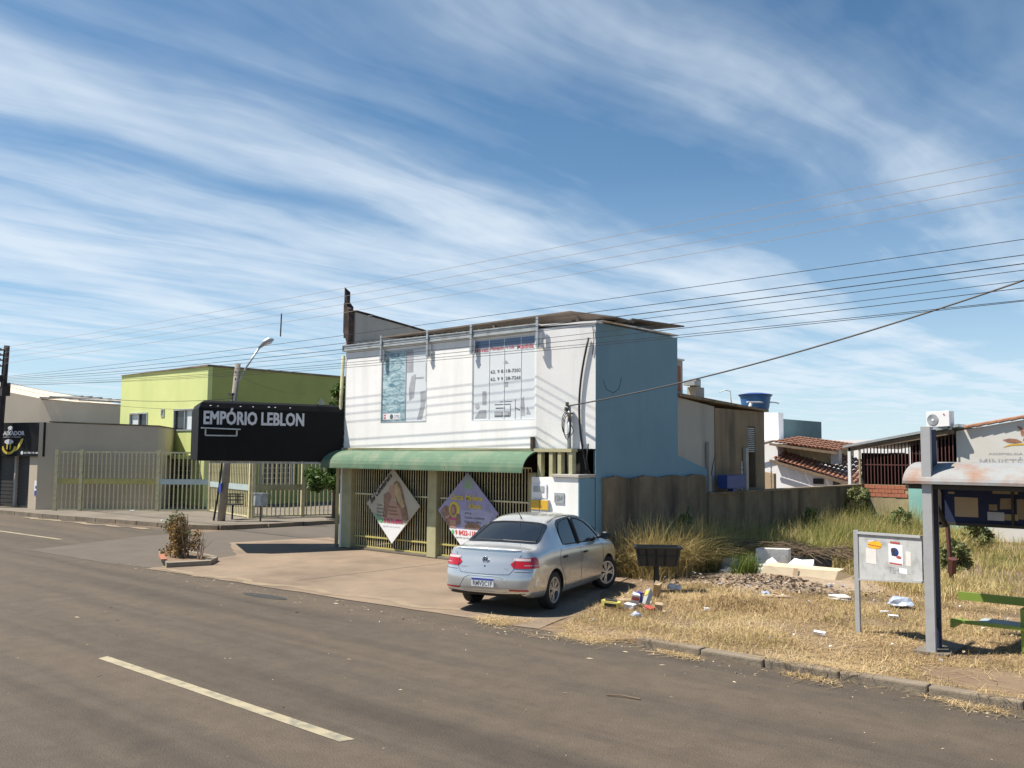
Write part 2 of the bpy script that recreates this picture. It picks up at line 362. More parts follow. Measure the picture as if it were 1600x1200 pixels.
def road_mat():
    m=M['asphalt']; t=m.node_tree; b=t.nodes['Principled BSDF']; tcn=t.nodes.new('ShaderNodeTexCoord')
    def nz(scx,scy,sc,det,rough=.6):
        mp=t.nodes.new('ShaderNodeMapping'); mp.inputs['Scale'].default_value=(scx,scy,1); t.links.new(tcn.outputs['Object'],mp.inputs[0]); n=t.nodes.new('ShaderNodeTexNoise'); n.inputs['Scale'].default_value=sc; n.inputs['Detail'].default_value=det; n.inputs['Roughness'].default_value=rough; t.links.new(mp.outputs[0],n.inputs['Vector']); return n.outputs[0]
    def rp(f,st):
        n=t.nodes.new('ShaderNodeValToRGB'); t.links.new(f,n.inputs[0])
        while len(n.color_ramp.elements)<len(st): n.color_ramp.elements.new(.5)
        for e,(p,c) in zip(n.color_ramp.elements,st): e.position=p; e.color=(*c,1)
        return n.outputs[0]
    def mul(a,b_,f=1):
        n=t.nodes.new('ShaderNodeMix'); n.data_type='RGBA'; n.blend_type='MULTIPLY'; n.inputs[0].default_value=f; t.links.new(a,n.inputs[6]); t.links.new(b_,n.inputs[7]); return n.outputs[2]
    base=rp(nz(.06,.5,1.1,6),[(.25,(.068,.054,.042)),(.5,(.100,.079,.059)),(.75,(.132,.100,.072))])
    c=mul(base,rp(nz(.035,.9,1.7,5),[(.32,(.66,.66,.67)),(.5,(.95,.95,.95)),(.7,(1.05,1.04,1.02))]))
    c=mul(c,rp(nz(1,1,70,3,.7),[(.3,(.5,.5,.5)),(.62,(1.2,1.18,1.14))]))
    c=mul(c,rp(nz(1,1,3.,7,.7),[(.35,(.82,.81,.80)),(.6,(1.05,1.04,1.02))]))
    for l in list(b.inputs['Base Color'].links): t.links.remove(l)
    t.links.new(c,b.inputs['Base Color'])
road_mat()
# ---------------- ground, roads ----------------
def sheet(name,poly,z,m,parent=None,kind='structure'):
    mb=MB(); mb.add([(x,y,z) for x,y in poly],[tuple(range(len(poly)))]); o=obj(name,mb,m,parent)
    if parent is None: o['kind']=kind
    return o
sheet('ground',[(-600,-400),(600,-400),(600,900),(-600,900)],-.012,'soil')
sheet('road',[(-400,-6),(200,-6),(200,9.9),(-6.6,9.95),(-8.2,9.95),(-10,9.9),(-13,9.7),(-17,9.5),(-18.6,9.2),(-22.5,8.9),(-24,12),(-25,14.3),(-32.6,13.35),(-37.6,12.9),(-60,11.85),(-400,11.85)],0.0,'asphalt')
sheet('side_road',[(-24.6,12.6),(-23.0,8.8),(-19.2,8.95),(-17.6,9.3),(-17.4,11.4),(-18.2,12.9),(-18.5,16),(-18.5,19),(-19.2,60),(-24.6,60)],.004,'asphalt_side')
# concrete apron in front of the shop: slab pieces with open joints
apron=[(-17.8,9.1),(-13,9.4),(-10,9.6),(-8.0,9.7),(-8.5,11.6),(-9.4,13.2),(-10.0,14.9),(-10.76,15.2),(-18.8,15.2),(-20.7,15.9),(-21.3,13.1),(-18.6,11.6)]
def rough_edge(poly,amp,step=.35):
    out=[]
    for i in range(len(poly)):
        a_=Vector(poly[i]);b_=Vector(poly[(i+1)%len(poly)]); n_=max(1,int((b_-a_).length/step))
        for k in range(n_): p_=a_.lerp(b_,k/n_); out.append((p_.x+random.uniform(-amp,amp),p_.y+random.uniform(-amp,amp)))
    return out
sheet('apron',rough_edge(apron,.035),.009,'concrete_apron')
def drift(pts,w0,z_,m_):
    up=[];dn=[]
    for i,(x_,y_) in enumerate(pts): up.append((x_,y_+random.uniform(.2,1)*w0)); dn.append((x_+random.uniform(-.1,.1),y_-random.uniform(.1,1)*w0))
    mb=MB(); n_=len(pts); mb.add([(a_,b_,z_) for a_,b_ in up+dn],[(i,i+n_,i+1+n_,i+1) for i in range(n_-1)]); return mb
struct('dust_drift',drift([(-17.6+.3*i,9.2+.03*i+.10*math.sin(i)) for i in range(30)],.16,.0125,'soil'),'dust')
struct('dust_drift',drift([(-34+.5*i,12.75+.055*i+.1*math.sin(i*2)) for i in range(16)],.22,.0125,'soil'),'dust')
jm=MB()
for x in (-14.2,): jm.box(x-.006,x+.006,10.2,14.4,.0095,.0115)
struct('apron_joint',jm,'iron_dark')
sheet('dirt_verge',[(-8.0,9.7),(-6.6,9.8),(3,9.8),(40,9.8),(40,60),(-10.7,60),(-10.7,15.2),(-10.0,14.9),(-9.4,13.2),(-8.5,11.6)],.005,'soil')
wk=MB(); wk.prism([(-60,11.9),(-37.6,12.95),(-32.6,13.45),(-26.2,14.5),(-25.1,15.1),(-24.7,16.5),(-24.5,19),(-24.5,60),(-60,60)],-.01,.12)
struct('pavement',wk,'concrete_walk')
kb=thing('far_kerb','concrete kerb','kerb'); kb['kind']='structure'; 
for k in ('label','category'): del kb[k]
pl=[(-60,11.88),(-37.6,12.93),(-32.6,13.43),(-26.2,14.47),(-25.05,15.05),(-24.66,16.5),(-24.48,19),(-24.48,34)]
for i in range(len(pl)-1):
    a=Vector(pl[i]);b=Vector(pl[i+1]); n=max(1,int((b-a).length/1.0)); 
    if i==0: a=b-(b-a).normalized()*8; n=8
    for j in range(n):
        p=a.lerp(b,j/n+.01/n);q=a.lerp(b,(j+1)/n-.02/n); m_=MB(); m_.bar((p.x,p.y,.055),(q.x,q.y,.055),.13,.15); obj('kerb_stone',m_,'kerb_concrete',kb)
nk=thing('near_kerb','k','k'); nk['kind']='structure'
for k in ('label','category'): del nk[k]
x=-6.45
while x<4:
    ln=random.choice((.8,.86,.9)); m_=MB(); m_.box(-ln/2+.0015,ln/2-.0015,-.08,.08,-.06,.098)
    o=obj('kerb_stone',m_,'kerb_concrete',nk,bevel=.022); o.location=(x+ln/2,9.84+random.uniform(-.012,.012)+.01*(x+6),random.uniform(-.012,.006)); o.rotation_euler=(random.uniform(-.02,.02),random.uniform(-.008,.008),random.uniform(-.012,.012)); x+=ln
# painted lines
lm=MB()
lm.add([(-10.62,4.99,.004),(-10.58,4.86,.004),(-6.14,4.86,.004),(-6.10,4.99,.004)],[(0,1,2,3)])
for k in (-1,1,2,-2,-3,3): lm.add([(-10.6+11*k,4.99,.004),(-10.6+11*k,4.86,.004),(-6.14+11*k,4.86,.004),(-6.14+11*k,4.99,.004)],[(0,1,2,3)])
struct('lane_marking',lm,'road_paint')
lm=MB(); lm.add([(-34,10.0,.008),(-34,9.88,.008),(-25.1,10.33,.008),(-25.1,10.46,.008)],[(0,1,2,3)]); struct('edge_marking',lm,'road_paint')
# patched tar spot
lm=MB(); lm.add([(a,b,.0045) for a,b in ell(-13.1,8.75,.55,.13,18,5)],[tuple(range(18))]); struct('road_patch',lm,'iron_dark')

# ---------------- the white shop building ----------------
W=thing('shop_building','two storey shop with white front, blue side wall and green awning','building',(-14.5,14.5,0))
wb=MB(); Y0=14.5
wb.holes((-18.4,Y0,2.5),(1,0,0),(0,0,1),6.34,2.46,.18,[(1.40,3.02,.6,2.36),(4.48,6.3,.6,2.40)])
wb.box(-18.4,-18.22,Y0+.18,17.9,2.5,4.96)
obj('upper_wall',wb,'white_wall',W)
a=R_(12.3); c0=Vector((-12.06,Y0)); wv=Vector((math.cos(a),math.sin(a))); nv=Vector((math.sin(a),-math.cos(a)))
c1=c0+wv*1.345
sw=MB(); sw.prism([(c0.x+.001,c0.y),(c1.x,c1.y),(c1.x-.2,c1.y+.15),(c0.x+.001,c0.y+.18)],2.5,[5.0,5.05,5.05,5.0])
obj('angled_wall',sw,'white_wall',W)
bs=MB(); bs.prism([(-10.90,c1.y+.14),(c1.x+.002,c1.y+.002),(c1.x+.002,17.95),(-10.95,17.95)],.03,5.06)
bs.box(-18.2,-10.953,17.8,17.95,0.03,5.0)
obj('side_wall',bs,'blue_wall',W,label='blue painted side wall')
bs=MB(); bs.prism([(-10.95,17.952),(-10.758,17.952),(-10.758,19.3),(-10.95,19.3)],0.03,[2.38,2.38,2.06,2.06]); obj('low_side_wall',bs,'blue_wall',W)
co_=MB(); co_.box(-10.97,-10.72,c1.y+.205,17.97,5.102,5.13); obj('wall_coping',co_,'white_plain',W)
co_=MB(); co_.prism([(c0.x,c0.y-.02),(c1.x+.03,c1.y-.02),(c1.x+.03,c1.y+.199),(c0.x,c0.y+.2)],5.052,5.09); obj('front_coping',co_,'white_plain',W)
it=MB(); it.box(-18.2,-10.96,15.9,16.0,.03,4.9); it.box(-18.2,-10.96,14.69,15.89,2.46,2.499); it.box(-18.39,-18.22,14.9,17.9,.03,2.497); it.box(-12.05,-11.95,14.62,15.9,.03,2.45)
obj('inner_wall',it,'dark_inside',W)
rf=MB()
n=28
for i in range(n):   # corrugated fibre cement
    x0=-18.45+i*(6.5/n); x1=x0+6.5/n; xm=(x0+x1)/2
    for (xa,za,xb,zb) in ((x0,0,xm,.05),(xm,.05,x1,0)):
        rf.add([(xa,14.42,5.075+za),(xb,14.42,5.075+zb),(xb,17.9,5.0+zb),(xa,17.9,5.0+za)],[(0,1,2,3)])
obj('roof',rf,'fibre_cement',W)
gt=MB(); gt.box(-18.42,-12.02,14.43,14.44,4.96,5.10); gt.box(-18.42,-12.02,14.44,14.495,4.96,4.975); gt.box(-18.42,-12.02,14.415,14.429,5.085,5.11); gt.box(-18.42,-12.02,14.417,14.429,4.96,4.985)
gt.box(-18.45,-18.422,14.41,14.495,4.95,5.11)
obj('gutter',gt,'gutter_grey',W)
for x in (-16.93,-15.29,-13.88,-11.97):
    b=MB(); b.box(x-.03,x+.03,14.392,14.412,4.60,5.24); b.box(x-.03,x+.09,14.413,14.46,4.595,4.62); b.box(x+.06,x+.09,14.43,14.46,4.621,4.90); b.box(x-.02,x+.02,14.413,14.499,4.74,4.78)
    obj('gutter_bracket',b,'galvanised',W)
    b=MB(); b.box(x+.0,x+.055,14.42,14.465,4.63,4.80); obj('floodlight',b,'print_white',W)
def slab(pts,t):
    mb=MB(); n=len(pts); mb.add([p for p in pts]+[(p[0],p[1],p[2]-t) for p in pts],[tuple(range(n)),tuple(range(n,2*n))[::-1]]+[(i,i+n,(i+1)%n+n,(i+1)%n) for i in range(n)]); return mb
o=obj('canopy_roof',slab([(-17.15,14.62,5.255),(-11.35,14.72,5.345),(-10.40,14.95,5.17),(-10.35,15.6,5.14),(-11.3,16.6,5.32),(-16.5,16.4,5.28)],.035),'roof_sheet',W)
o=obj('canopy_roof',slab([(-11.3,16.4,5.22),(-10.75,16.1,5.30),(-10.35,17.6,5.27),(-11.6,17.7,5.3)],.03),'roof_sheet',W)
b=MB(); b.box(-11.25,-11.2,14.8,16.2,5.09,5.27); b.box(-16.5,-11.4,14.85,14.88,5.14,5.2); b.box(-16,-15.95,14.7,16.2,5.1,5.2);b.box(-13.5,-13.45,14.7,16.2,5.1,5.25); obj('canopy_joist',b,'roof_sheet',W)
pw=MB(); pw.prism([(-18.38,14.62),(-18.2,14.62),(-18.2,17.3),(-18.38,17.3)],4.965,[5.97,5.97,5.70,5.70]); obj('parapet_wall',pw,'grey_render',W)
pw=MB(); pw.prism([(-18.42,14.6),(-18.17,14.6),(-18.17,15.2),(-18.42,15.2)],5.973,[6.02,6.02,5.97,5.97]); pw.add([(-18.42,15.2,5.93),(-18.17,15.2,5.93),(-18.17,17.35,5.705),(-18.42,17.35,5.705),(-18.42,15.2,5.965),(-18.17,15.2,5.965),(-18.17,17.35,5.74),(-18.42,17.35,5.74)],[(3,2,1,0),(4,5,6,7),(0,1,5,4),(1,2,6,5),(2,3,7,6),(3,0,4,7)]); obj('parapet_coping',pw,'charred',W)
pp=MB()
pp.prism([(-18.44,14.42),(-18.25,14.44),(-18.24,14.58),(-18.42,14.6)],[5.45,5.06,5.06,5.3],[6.2,6.02,6.1,6.25]); pp.prism([(-18.43,14.43),(-18.33,14.45),(-18.38,14.58)],5.3,[6.62,6.28,6.5])
obj('charred_board',pp,'charred',W)
pp=MB(); pp.tube([(-18.33,14.5,5.07),(-18.33,14.5,5.5)],.05,6); obj('roof_pipe',pp,'brick_red',W)
# windows with printed film
def window(x0,x1,z0,z1,div,films,name='window',fmt='galvanised',t=.025):
    fm=MB(); yy0=Y0+.008; yy1=Y0+.06
    fm.box(x0,x1,yy0,yy1,z0,z0+t); fm.box(x0,x1,yy0,yy1,z1-t,z1); fm.box(x0,x0+t,yy0,yy1,z0+t+.001,z1-t-.001); fm.box(x1-t,x1,yy0,yy1,z0+t+.001,z1-t-.001)
    for d in div: fm.box(d-t/2,d+t/2,yy0+.003,yy1,z0+t+.001,z1-t-.001)
    f=obj(name,fm,fmt,W); ed=[x0]+list(div)+[x1]
    for i in range(len(ed)-1):
        p=MB(); p.box(ed[i]+.001,ed[i+1]-.001,Y0+.02,Y0+.045,z0+.003,z1-.003); obj('pane',p,films[i],f)
    return f
mw=M['film_wave']=mat('film_wave',(.16,.31,.36),.25,.2,3)
t=mw.node_tree; wn=t.nodes.new('ShaderNodeTexNoise'); wn.inputs['Scale'].default_value=5.5; wn.inputs['Detail'].default_value=3; wn.inputs['Distortion'].default_value=1.6
mp=t.nodes.new('ShaderNodeMapping'); mp.inputs['Scale'].default_value=(.7,1,1.8); tcx=t.nodes.new('ShaderNodeTexCoord'); t.links.new(tcx.outputs['Object'],mp.inputs[0]); t.links.new(mp.outputs[0],wn.inputs['Vector'])
rr=t.nodes.new('ShaderNodeValToRGB'); rr.color_ramp.elements[0].position=.3; rr.color_ramp.elements[0].color=(.10,.21,.27,1); rr.color_ramp.elements[1].position=.68; rr.color_ramp.elements[1].color=(.50,.64,.68,1); t.links.new(wn.outputs[0],rr.inputs[0]); t.links.new(rr.outputs[0],t.nodes['Principled BSDF'].inputs['Base Color'])
w1=window(-17.0,-15.385,3.105,4.855,[-16.13],['film_wave','film_white'])
w2=window(-13.915,-12.105,3.105,4.895,[-13.42,-12.98,-12.5],['film_white']*4,fmt='film_white',t=.016)
Oy=Y0+.019; U=(1,0,0);V=(0,0,1)
def pr(win,polys,m,off=.002): return flat('print',[[(x,z_) for x,z_ in p] for p in polys],(0,Oy,0),U,V,m,win,off)
pr(w1,[rect(-16.11,4.3,-15.88,4.83),[(-16.0,3.62),(-15.84,3.7),(-15.78,4.25),(-15.93,4.2),(-16.02,3.9)],[(-15.72,3.16),(-15.5,3.18),(-15.46,3.5),(-15.40,3.85),(-15.62,3.82),(-15.6,3.5)]],'film_grey')
pr(w1,[rect(-15.45,4.05,-15.41,4.5),rect(-15.80,4.13,-15.5,4.17)],'film_grey')
pr(w1,[rect(-16.92,3.18,-16.30,3.33)],'print_white',.003); pr(w1,[rect(-16.90,3.20,-16.83,3.25),rect(-16.90,3.27,-16.83,3.31)],'film_red',.005)
pr(w1,[ell(-16.62,3.255,.06,.06)],'film_line',.005); text('lettering','2792',(0,Oy,0),U,V,-16.52,3.22,.19,.07,'film_blue',w1,.005)
pr(w1,[[(-15.55,3.14),(-15.41,3.14),(-15.41,3.6)]],'print_white',.004)
pr(w2,[rect(-13.89,4.72,-12.13,4.87)],'film_blue')  # blue strip paints shade and reflection along the pane tops, not film print
for xa,xb,s in ((-13.86,-13.45,'Móveis'),(-13.39,-12.70,'Planejados e sob'),(-12.62,-12.15,'Medida')): text('lettering',s,(0,Oy,0),U,V,xa,4.62,xb-xa,.10,'film_red',w2,.004,.02)
text('lettering','62. 9 8318-7202',(0,Oy,0),U,V,-13.38,4.13,.88,.075,'film_line',w2,.004,.012)
text('lettering','62. 9 9128-7268',(0,Oy,0),U,V,-13.38,3.97,.88,.075,'film_line',w2,.004,.012)
pr(w2,[rect(-13.0,3.83,-12.87,3.93),[(-13.02,4.33),(-12.85,4.33),(-12.93,4.4)]],'film_grey',.003)
pr(w2,[rect(-13.62,3.45,-13.5,3.75),[(-13.85,3.16),(-13.5,3.16),(-13.5,3.34),(-13.7,3.34)],[(-12.52,3.2),(-12.38,3.2),(-12.42,3.6),(-12.52,3.5)],[(-12.35,3.22),(-12.22,3.22),(-12.32,3.38)]],'film_grey')
pr(w2,[rect(-13.25,3.18,-12.80,3.20),rect(-13.25,3.20,-12.82,3.29),rect(-13.22,3.36,-12.95,3.38),rect(-13.25,3.44,-12.78,3.455),rect(-12.80,3.20,-12.785,3.42),rect(-12.66,3.10,-12.65,3.55),[(-12.66,3.36),(-12.5,3.29),(-12.5,3.31),(-12.66,3.38)],rect(-13.1,3.5,-12.75,3.51)],'film_line',.003)
pr(w2,[rect(-13.24,3.21,-13.04,3.28),rect(-13.02,3.21,-12.84,3.28)],'film_grey',.0045); pr(w2,[ell(-13.77,3.42,.07,.06)],'film_grey',.003)
# awning
aw=MB(); NA=8; pa=[]
for i in range(NA+1):
    t_=math.pi/2*i/NA; pa.append((14.49-.55*math.sin(t_),2.03+.42*math.cos(t_)))
xa,xb=-18.62,-11.95
for i in range(NA):
    (ya,za),(yb,zb)=pa[i],pa[i+1]
    aw.add([(xa,ya,za),(xb,ya,za),(xb,yb,zb),(xa,yb,zb),(xa,ya,za-.012),(xb,ya,za-.012),(xb,yb,zb-.012),(xa,yb,zb-.012)],[(0,3,2,1),(4,5,6,7),(0,4,7,3),(1,2,6,5)])
aw.box(xa,xb,pa[-1][0]-.012,pa[-1][0]+.012,2.0,2.03)
for x in (xa+.02,xb-.02,-16.4,-14.2):
    aw.tube([(x,p[0],p[1]-.03) for p in pa],.012,5)
obj('awning',aw,'awning_green',W)
cl=MB(); cl.box(-18.5,-11.97,14.44,14.495,2.452,2.5); obj('awning_flashing',cl,'olive_paint',W)
# ground floor posts, slabs
for nm,x0,x1,m_,y0,y1,z1 in (('column',-18.34,-17.98,'olive_paint',14.42,14.75,2.45),('column',-15.23,-14.93,'olive_paint',14.42,14.72,2.44),('column',-12.19,-11.98,'olive_paint',14.42,14.6,2.0)):
    b=MB(); b.box(x0,x1,y0,y1,.02,z1); obj(nm,b,m_,W,bevel=.012)
b=MB(); b.box(-18.40,-18.342,14.41,14.76,.02,2.45); obj('column_facing',b,'white_wall',W)
b=MB(); b.tube([(-18.52,14.42,.02),(-18.52,14.42,2.44),(-18.47,14.47,4.85)],.045,10); obj('drain_pipe',b,'olive_paint',W,smooth=True)
b=MB(); b.tube([(-12.12,14.46,2.5),(-12.12,14.46,2.74)],.05,8); obj('rusted_pipe',b,'bark',W)
b=MB(); b.box(-18.0,-12.2,14.45,14.62,.02,.06); obj('gate_sill',b,'concrete_walk',W)
# gates: every bar its own part
barm=MB(); barm.box(-.008,.008,-.008,.008,0,1.98); barmesh=barm.mesh('bar','cream_metal')
def gate(x0,x1,label,cat='gate'):
    g=thing('gate',label,cat,(x0,14.56,.06))
    n=int((x1-x0-.06)/.082)
    for i in range(n+1):
        o=bpy.data.objects.new('bar',barmesh); COL.objects.link(o); o.parent=g; o.location=(.03+(x1-x0-.06)*i/n,0,.05)
    for zz in (.0,.24,1.28,2.0):
        r=MB(); r.box(x0+.01,x1-.01,14.525,14.545,.06+zz+.01,.06+zz+.045); obj('rail',r,'yellow_metal' if zz<1 else 'cream_metal',g)
    return g
gate(-17.97,-15.24,'closed cream barred gate behind the beige diamond banner','gate')
gate(-14.92,-12.2,'closed cream barred gate behind the lilac diamond banner','gate')
# meter wall block (right end of the front)
mb_=MB(); mb_.box(-11.972,-10.78,14.26,14.66,.02,1.92); obj('meter_wall',mb_,'white_wall',W)
mb_=MB(); mb_.box(-10.778,-10.758,14.262,c1.y,.02,1.915); obj('meter_wall_side',mb_,'blue_wall',W)
mb_=MB(); mb_.box(-11.42,-10.74,14.22,14.80,1.925,1.99); obj('wall_cap',mb_,'grey_render',W,bevel=.01)
mb_=MB(); mb_.box(-11.95,-10.98,14.30,14.5,2.43,2.499); 
for x in (-11.82,-11.52,-11.3,-11.02): mb_.box(x-.045,x+.045,14.32,14.44,1.925 if x<-11.45 else 1.992,2.428)
obj('louvre_frame',mb_,'olive_paint',W)
mb_=MB(); mb_.box(-11.94,-10.96,14.78,14.80,1.995,2.45); obj('recess_shade',mb_,'dark_inside',W)  # dark sheet standing in for shade in the recess
mb_=MB(); mb_.box(-11.94,-11.56,14.235,14.258,1.50,1.78); obj('letter_box',mb_,'print_white',W); mb_=MB(); mb_.box(-11.9,-11.62,14.225,14.234,1.62,1.74); obj('letter_slot',mb_,'gutter_grey',W)
for i,x in enumerate((-11.93,-11.70)):
    b=MB(); b.box(x,x+.215,14.21,14.258,.84,1.47); mbx=obj('meter_box',b,'meter_white',W,bevel=.006)
    b=MB(); b.box(x+.003,x+.212,14.195,14.209,1.27,1.46); obj('yellow_label',b,'meter_yellow',mbx)
    b=MB(); b.box(x+.06,x+.16,14.2,14.209,1.08,1.2); obj('meter_glass',b,'glass_dark',mbx)
    b=MB(); b.box(x+.08,x+.13,14.2,14.209,.94,.98); obj('latch',b,'black_trim',mbx)
b=MB(); b.box(-11.36,-11.12,14.238,14.259,1.42,1.62); pl_=obj('house_plaque',b,'gutter_grey',W); text('lettering','1264',(0,14.238,0),U,V,-11.33,1.46,.18,.11,'film_line',pl_,.003)
b=MB(); b.box(-11.44,-11.1,14.238,14.259,.78,1.12); pl_=obj('notice',b,'print_white',W); flat('print',[rect(-11.4,1.0,-11.2,1.05),rect(-11.4,.9,-11.25,.95)],(0,14.238,0),U,V,'film_grey',pl_,.003); flat('print',[rect(-11.19,.85,-11.12,1.0)],(0,14.238,0),U,V,'meter_yellow',pl_,.003)
# service mast
S=thing('service_mast','short grey steel mast with coiled cables on the cap of the meter wall','mast',(-11.27,14.6,1.99))
b=MB(); b.tube([(-11.27,14.6,1.99),(-11.27,14.6,3.36)],.042,10); obj('pole',b,'galvanised',S,smooth=True)
b=MB(); b.box(-11.33,-11.21,14.55,14.65,3.2,3.23); b.tube([(-11.27,14.53,3.36),(-11.27,14.53,3.44)],.035,8); b.tube([(-11.32,14.55,3.26),(-11.32,14.55,3.34)],.03,8); b.tube([(-11.22,14.53,3.1),(-11.22,14.53,3.17)],.03,8); obj('insulator',b,'wood_pole',S)
b=MB()
for k in range(3):
    b.tube([(-11.27+.10*math.sin(t)*(.8+.2*k)-.0,14.53-.01*k,2.93+.24*math.cos(t)+.04*k) for t in [2*math.pi*i/14 for i in range(15)]],.009,5)
b.tube([(-11.25,14.53,3.2),(-11.2,14.5,3.05),(-11.12,14.5,2.95),(-11.1,14.52,2.85),(-11.18,14.53,2.75)],.008,5)
obj('cable_coil',b,'wire_black',S)
# bent conduit
b=MB(); pts=[]
for i in range(14):
    t_=i/13; s_=1.30-.30*math.sin(math.pi*(.12+.78*t_))+.0; p=c0+wv*s_+nv*.04; pts.append((p.x,p.y,2.0+t_*2.75))
pts[0]=(c1.x-.10,c1.y-.06,2.0); b.tube(pts,.022,7); b.tube([(c1.x-.12,c1.y-.08,2.0),(c1.x-.17,c1.y-.07,2.3),(c1.x-.13,c1.y-.07,2.6)],.018,6)
obj('conduit',b,'wire_black',W,smooth=True)
b=MB(); b.tube([(c1.x-.05,c1.y-.03,4.98),(c1.x-.02,c1.y-.03,4.7),(c1.x-.06,c1.y-.03,4.4)],.008,5); b.tube([(-10.745,15.05,3.9),(-10.742,15.15,3.72),(-10.742,15.4,3.66),(-10.742,15.6,3.75),(-10.742,15.7,4.0)],.006,5); obj('loose_cable',b,'wire_black',W)

# ---------------- diamond banners ----------------
def diamond(name,label,cx,cz,w_,h_,yy,base):
    d=thing(name,label,'banner',(cx,yy,cz-h_/2)); b=MB()
    P=[(cx-w_/2,cz+.02),(cx,cz+h_/2),(cx+w_/2,cz+.03),(cx,cz-h_/2)]
    b.add([(x,yy,z_) for x,z_ in P]+[(x,yy+.02,z_) for x,z_ in P],[(0,3,2,1),(4,5,6,7)]+[(i,(i+1)%4,(i+1)%4+4,i+4) for i in range(4)]); obj('board',b,base,d); return d
yy=14.405
B=diamond('banner','beige diamond banner with a long haired woman and a pink phone number',-16.40,1.13,1.90,1.78,yy,'banner_beige')
O=(-16.40,yy,1.13); u=(1,0,0)
def pb(polys,m,off,B,O): return flat('print',polys,O,u,(0,0,1),m,B,off)
pb([[(-.50,-.42),(.47,-.42),(0,-.89)]],'print_white',.003,B,O)
pb([[(-.72,-.2),(-.5,-.2),(-.28,-.42),(-.50,-.42)]],'banner_green',.003,B,O)
pb([[(.02,.52),(.12,.60),(.25,.55),(.36,.38),(.44,.12),(.52,-.05),(.58,-.3),(.48,-.33),(.3,-.3),(.18,0),(.06,.3)]],'banner_hair',.004,B,O)
pb([[(.05,.50),(.16,.55),(.28,.35),(.42,.02),(.36,-.05),(.2,.1),(.10,.25)]],'banner_blond',.006,B,O)
pb([ell(-.02,.32,.11,.17,16,20),[(-.25,-.3),(.40,-.3),(.30,-.1),(.12,.08),(-.02,.16),(-.18,.05)]],'banner_skin',.005,B,O)
pb([[(-.32,.25),(-.15,.33),(-.02,.22),(-.12,.02),(-.2,-.3),(-.34,-.28),(-.3,0)],[(.22,.05),(.32,-.05),(.5,-.3),(.38,-.32)]],'banner_brown',.007,B,O)
text('lettering','Bel Cabeleireira',O,u,(0,0,1),-.76,.015,1.0,.13,'banner_text',B,.008,0,0,.35,42.5,dup=.008)
for i,(s,w_) in enumerate((('Corte',.18),('Escova',.22),('Pintura',.24),('Progressiva',.3))): text('lettering',s,O,u,(0,0,1),-.55,-.02-.085*i,w_,.05,'banner_text',B,.008)
for i,(s,w_) in enumerate((('Manicure',.3),('Pedicure',.3),('Maquiagem',.34))): text('lettering',s,O,u,(0,0,1),-.12,-.05-.085*i,w_,.05,'banner_text',B,.009)
text('lettering','9 9176-8991',O,u,(0,0,1),-.30,-.42,.66,.12,'banner_pink',B,.01,.03); pb([ell(-.40,-.36,.05,.05)],'whats_green',.01,B,O)
text('lettering','agende seu horário',O,u,(0,0,1),-.33,-.52,.62,.055,'film_grey',B,.008)
B=diamond('banner','lilac diamond banner with yellow script, a figure under a halo and a red phone number',-13.93,1.08,1.84,1.78,yy,'banner_purple'); O=(-13.93,yy,1.08)
pb([[(-.56,-.36),(.52,-.36),(0,-.89)]],'print_white',.003,B,O); pb([[(-.15,.55),(0,.85),(.2,.6),(.1,.5)]],'banner_green',.003,B,O)
pb([[(-.2,.05),(.4,.1),(.80,.02),(.55,-.33),(-.2,-.33)]],'banner_lav',.003,B,O)
pb([[(-.84,0),(-.7,.14),(-.5,.1),(-.46,-.3),(-.56,-.34)],[(-.1,-.34),(.5,-.34),(.35,-.22),(.0,-.2)]],'banner_brown',.004,B,O)
pb([ell(-.40,.07,.17,.17,18)],'banner_yellow',.005,B,O); pb([ell(-.42,.05,.10,.13,16),[(-.33,-.02),(-.22,-.05),(-.2,-.25),(-.33,-.28)]],'banner_brown',.006,B,O)
pb([ell(-.43,.05,.05,.075,14),[(-.55,-.10),(-.34,-.10),(-.34,-.34),(-.52,-.34)],[(-.52,-.05),(-.70,-.12),(-.66,-.16),(-.5,-.12)]],'banner_skin',.0075,B,O); pb([rect(-.53,-.17,-.34,-.13)],'banner_pink',.009,B,O)
text('lettering','Gatta Mylena',O,u,(0,0,1),-.52,.24,.98,.16,'banner_yellow',B,.008,.03,0,.35)
text('lettering','Afonso',O,u,(0,0,1),.02,.10,.42,.12,'banner_yellow',B,.008,.03,0,.35)
for i in range(3): text('lettering',('JKJ','Cabelo e estética','Sobrancelha')[i],O,u,(0,0,1),-.08,-.03-.09*i,(.2,.6,.5)[i],.05,'banner_text',B,.008)
text('lettering','9 8422-1106',O,u,(0,0,1),-.36,-.49,.70,.11,'banner_red',B,.008,.025); pb([ell(-.43,-.43,.04,.05)],'whats_green',.008,B,O)
text('lettering','agende seu horário',O,u,(0,0,1),-.34,-.57,.55,.05,'banner_text',B,.008)

# ---------------- black fascia sign ----------------
N0=Vector((-19.7,11.2)); e=Vector((-18.4,14.5))-N0; ev=e.normalized(); dv=Vector((-ev.y,ev.x)); dv=Vector((-.90,.43)).normalized()
Lf=e.length-.02; G=thing('fascia_sign','long black box sign lettered EMPÓRIO LEBLON at the left corner of the white shop','sign',(N0.x,N0.y,2.16))
f1=N0+ev*Lf; bk=N0+dv*2.4; b2=f1+dv*1.0
sm=MB()
prof=[(0,2.16),(0,3.42),(.06,3.55),(.16,3.60)]
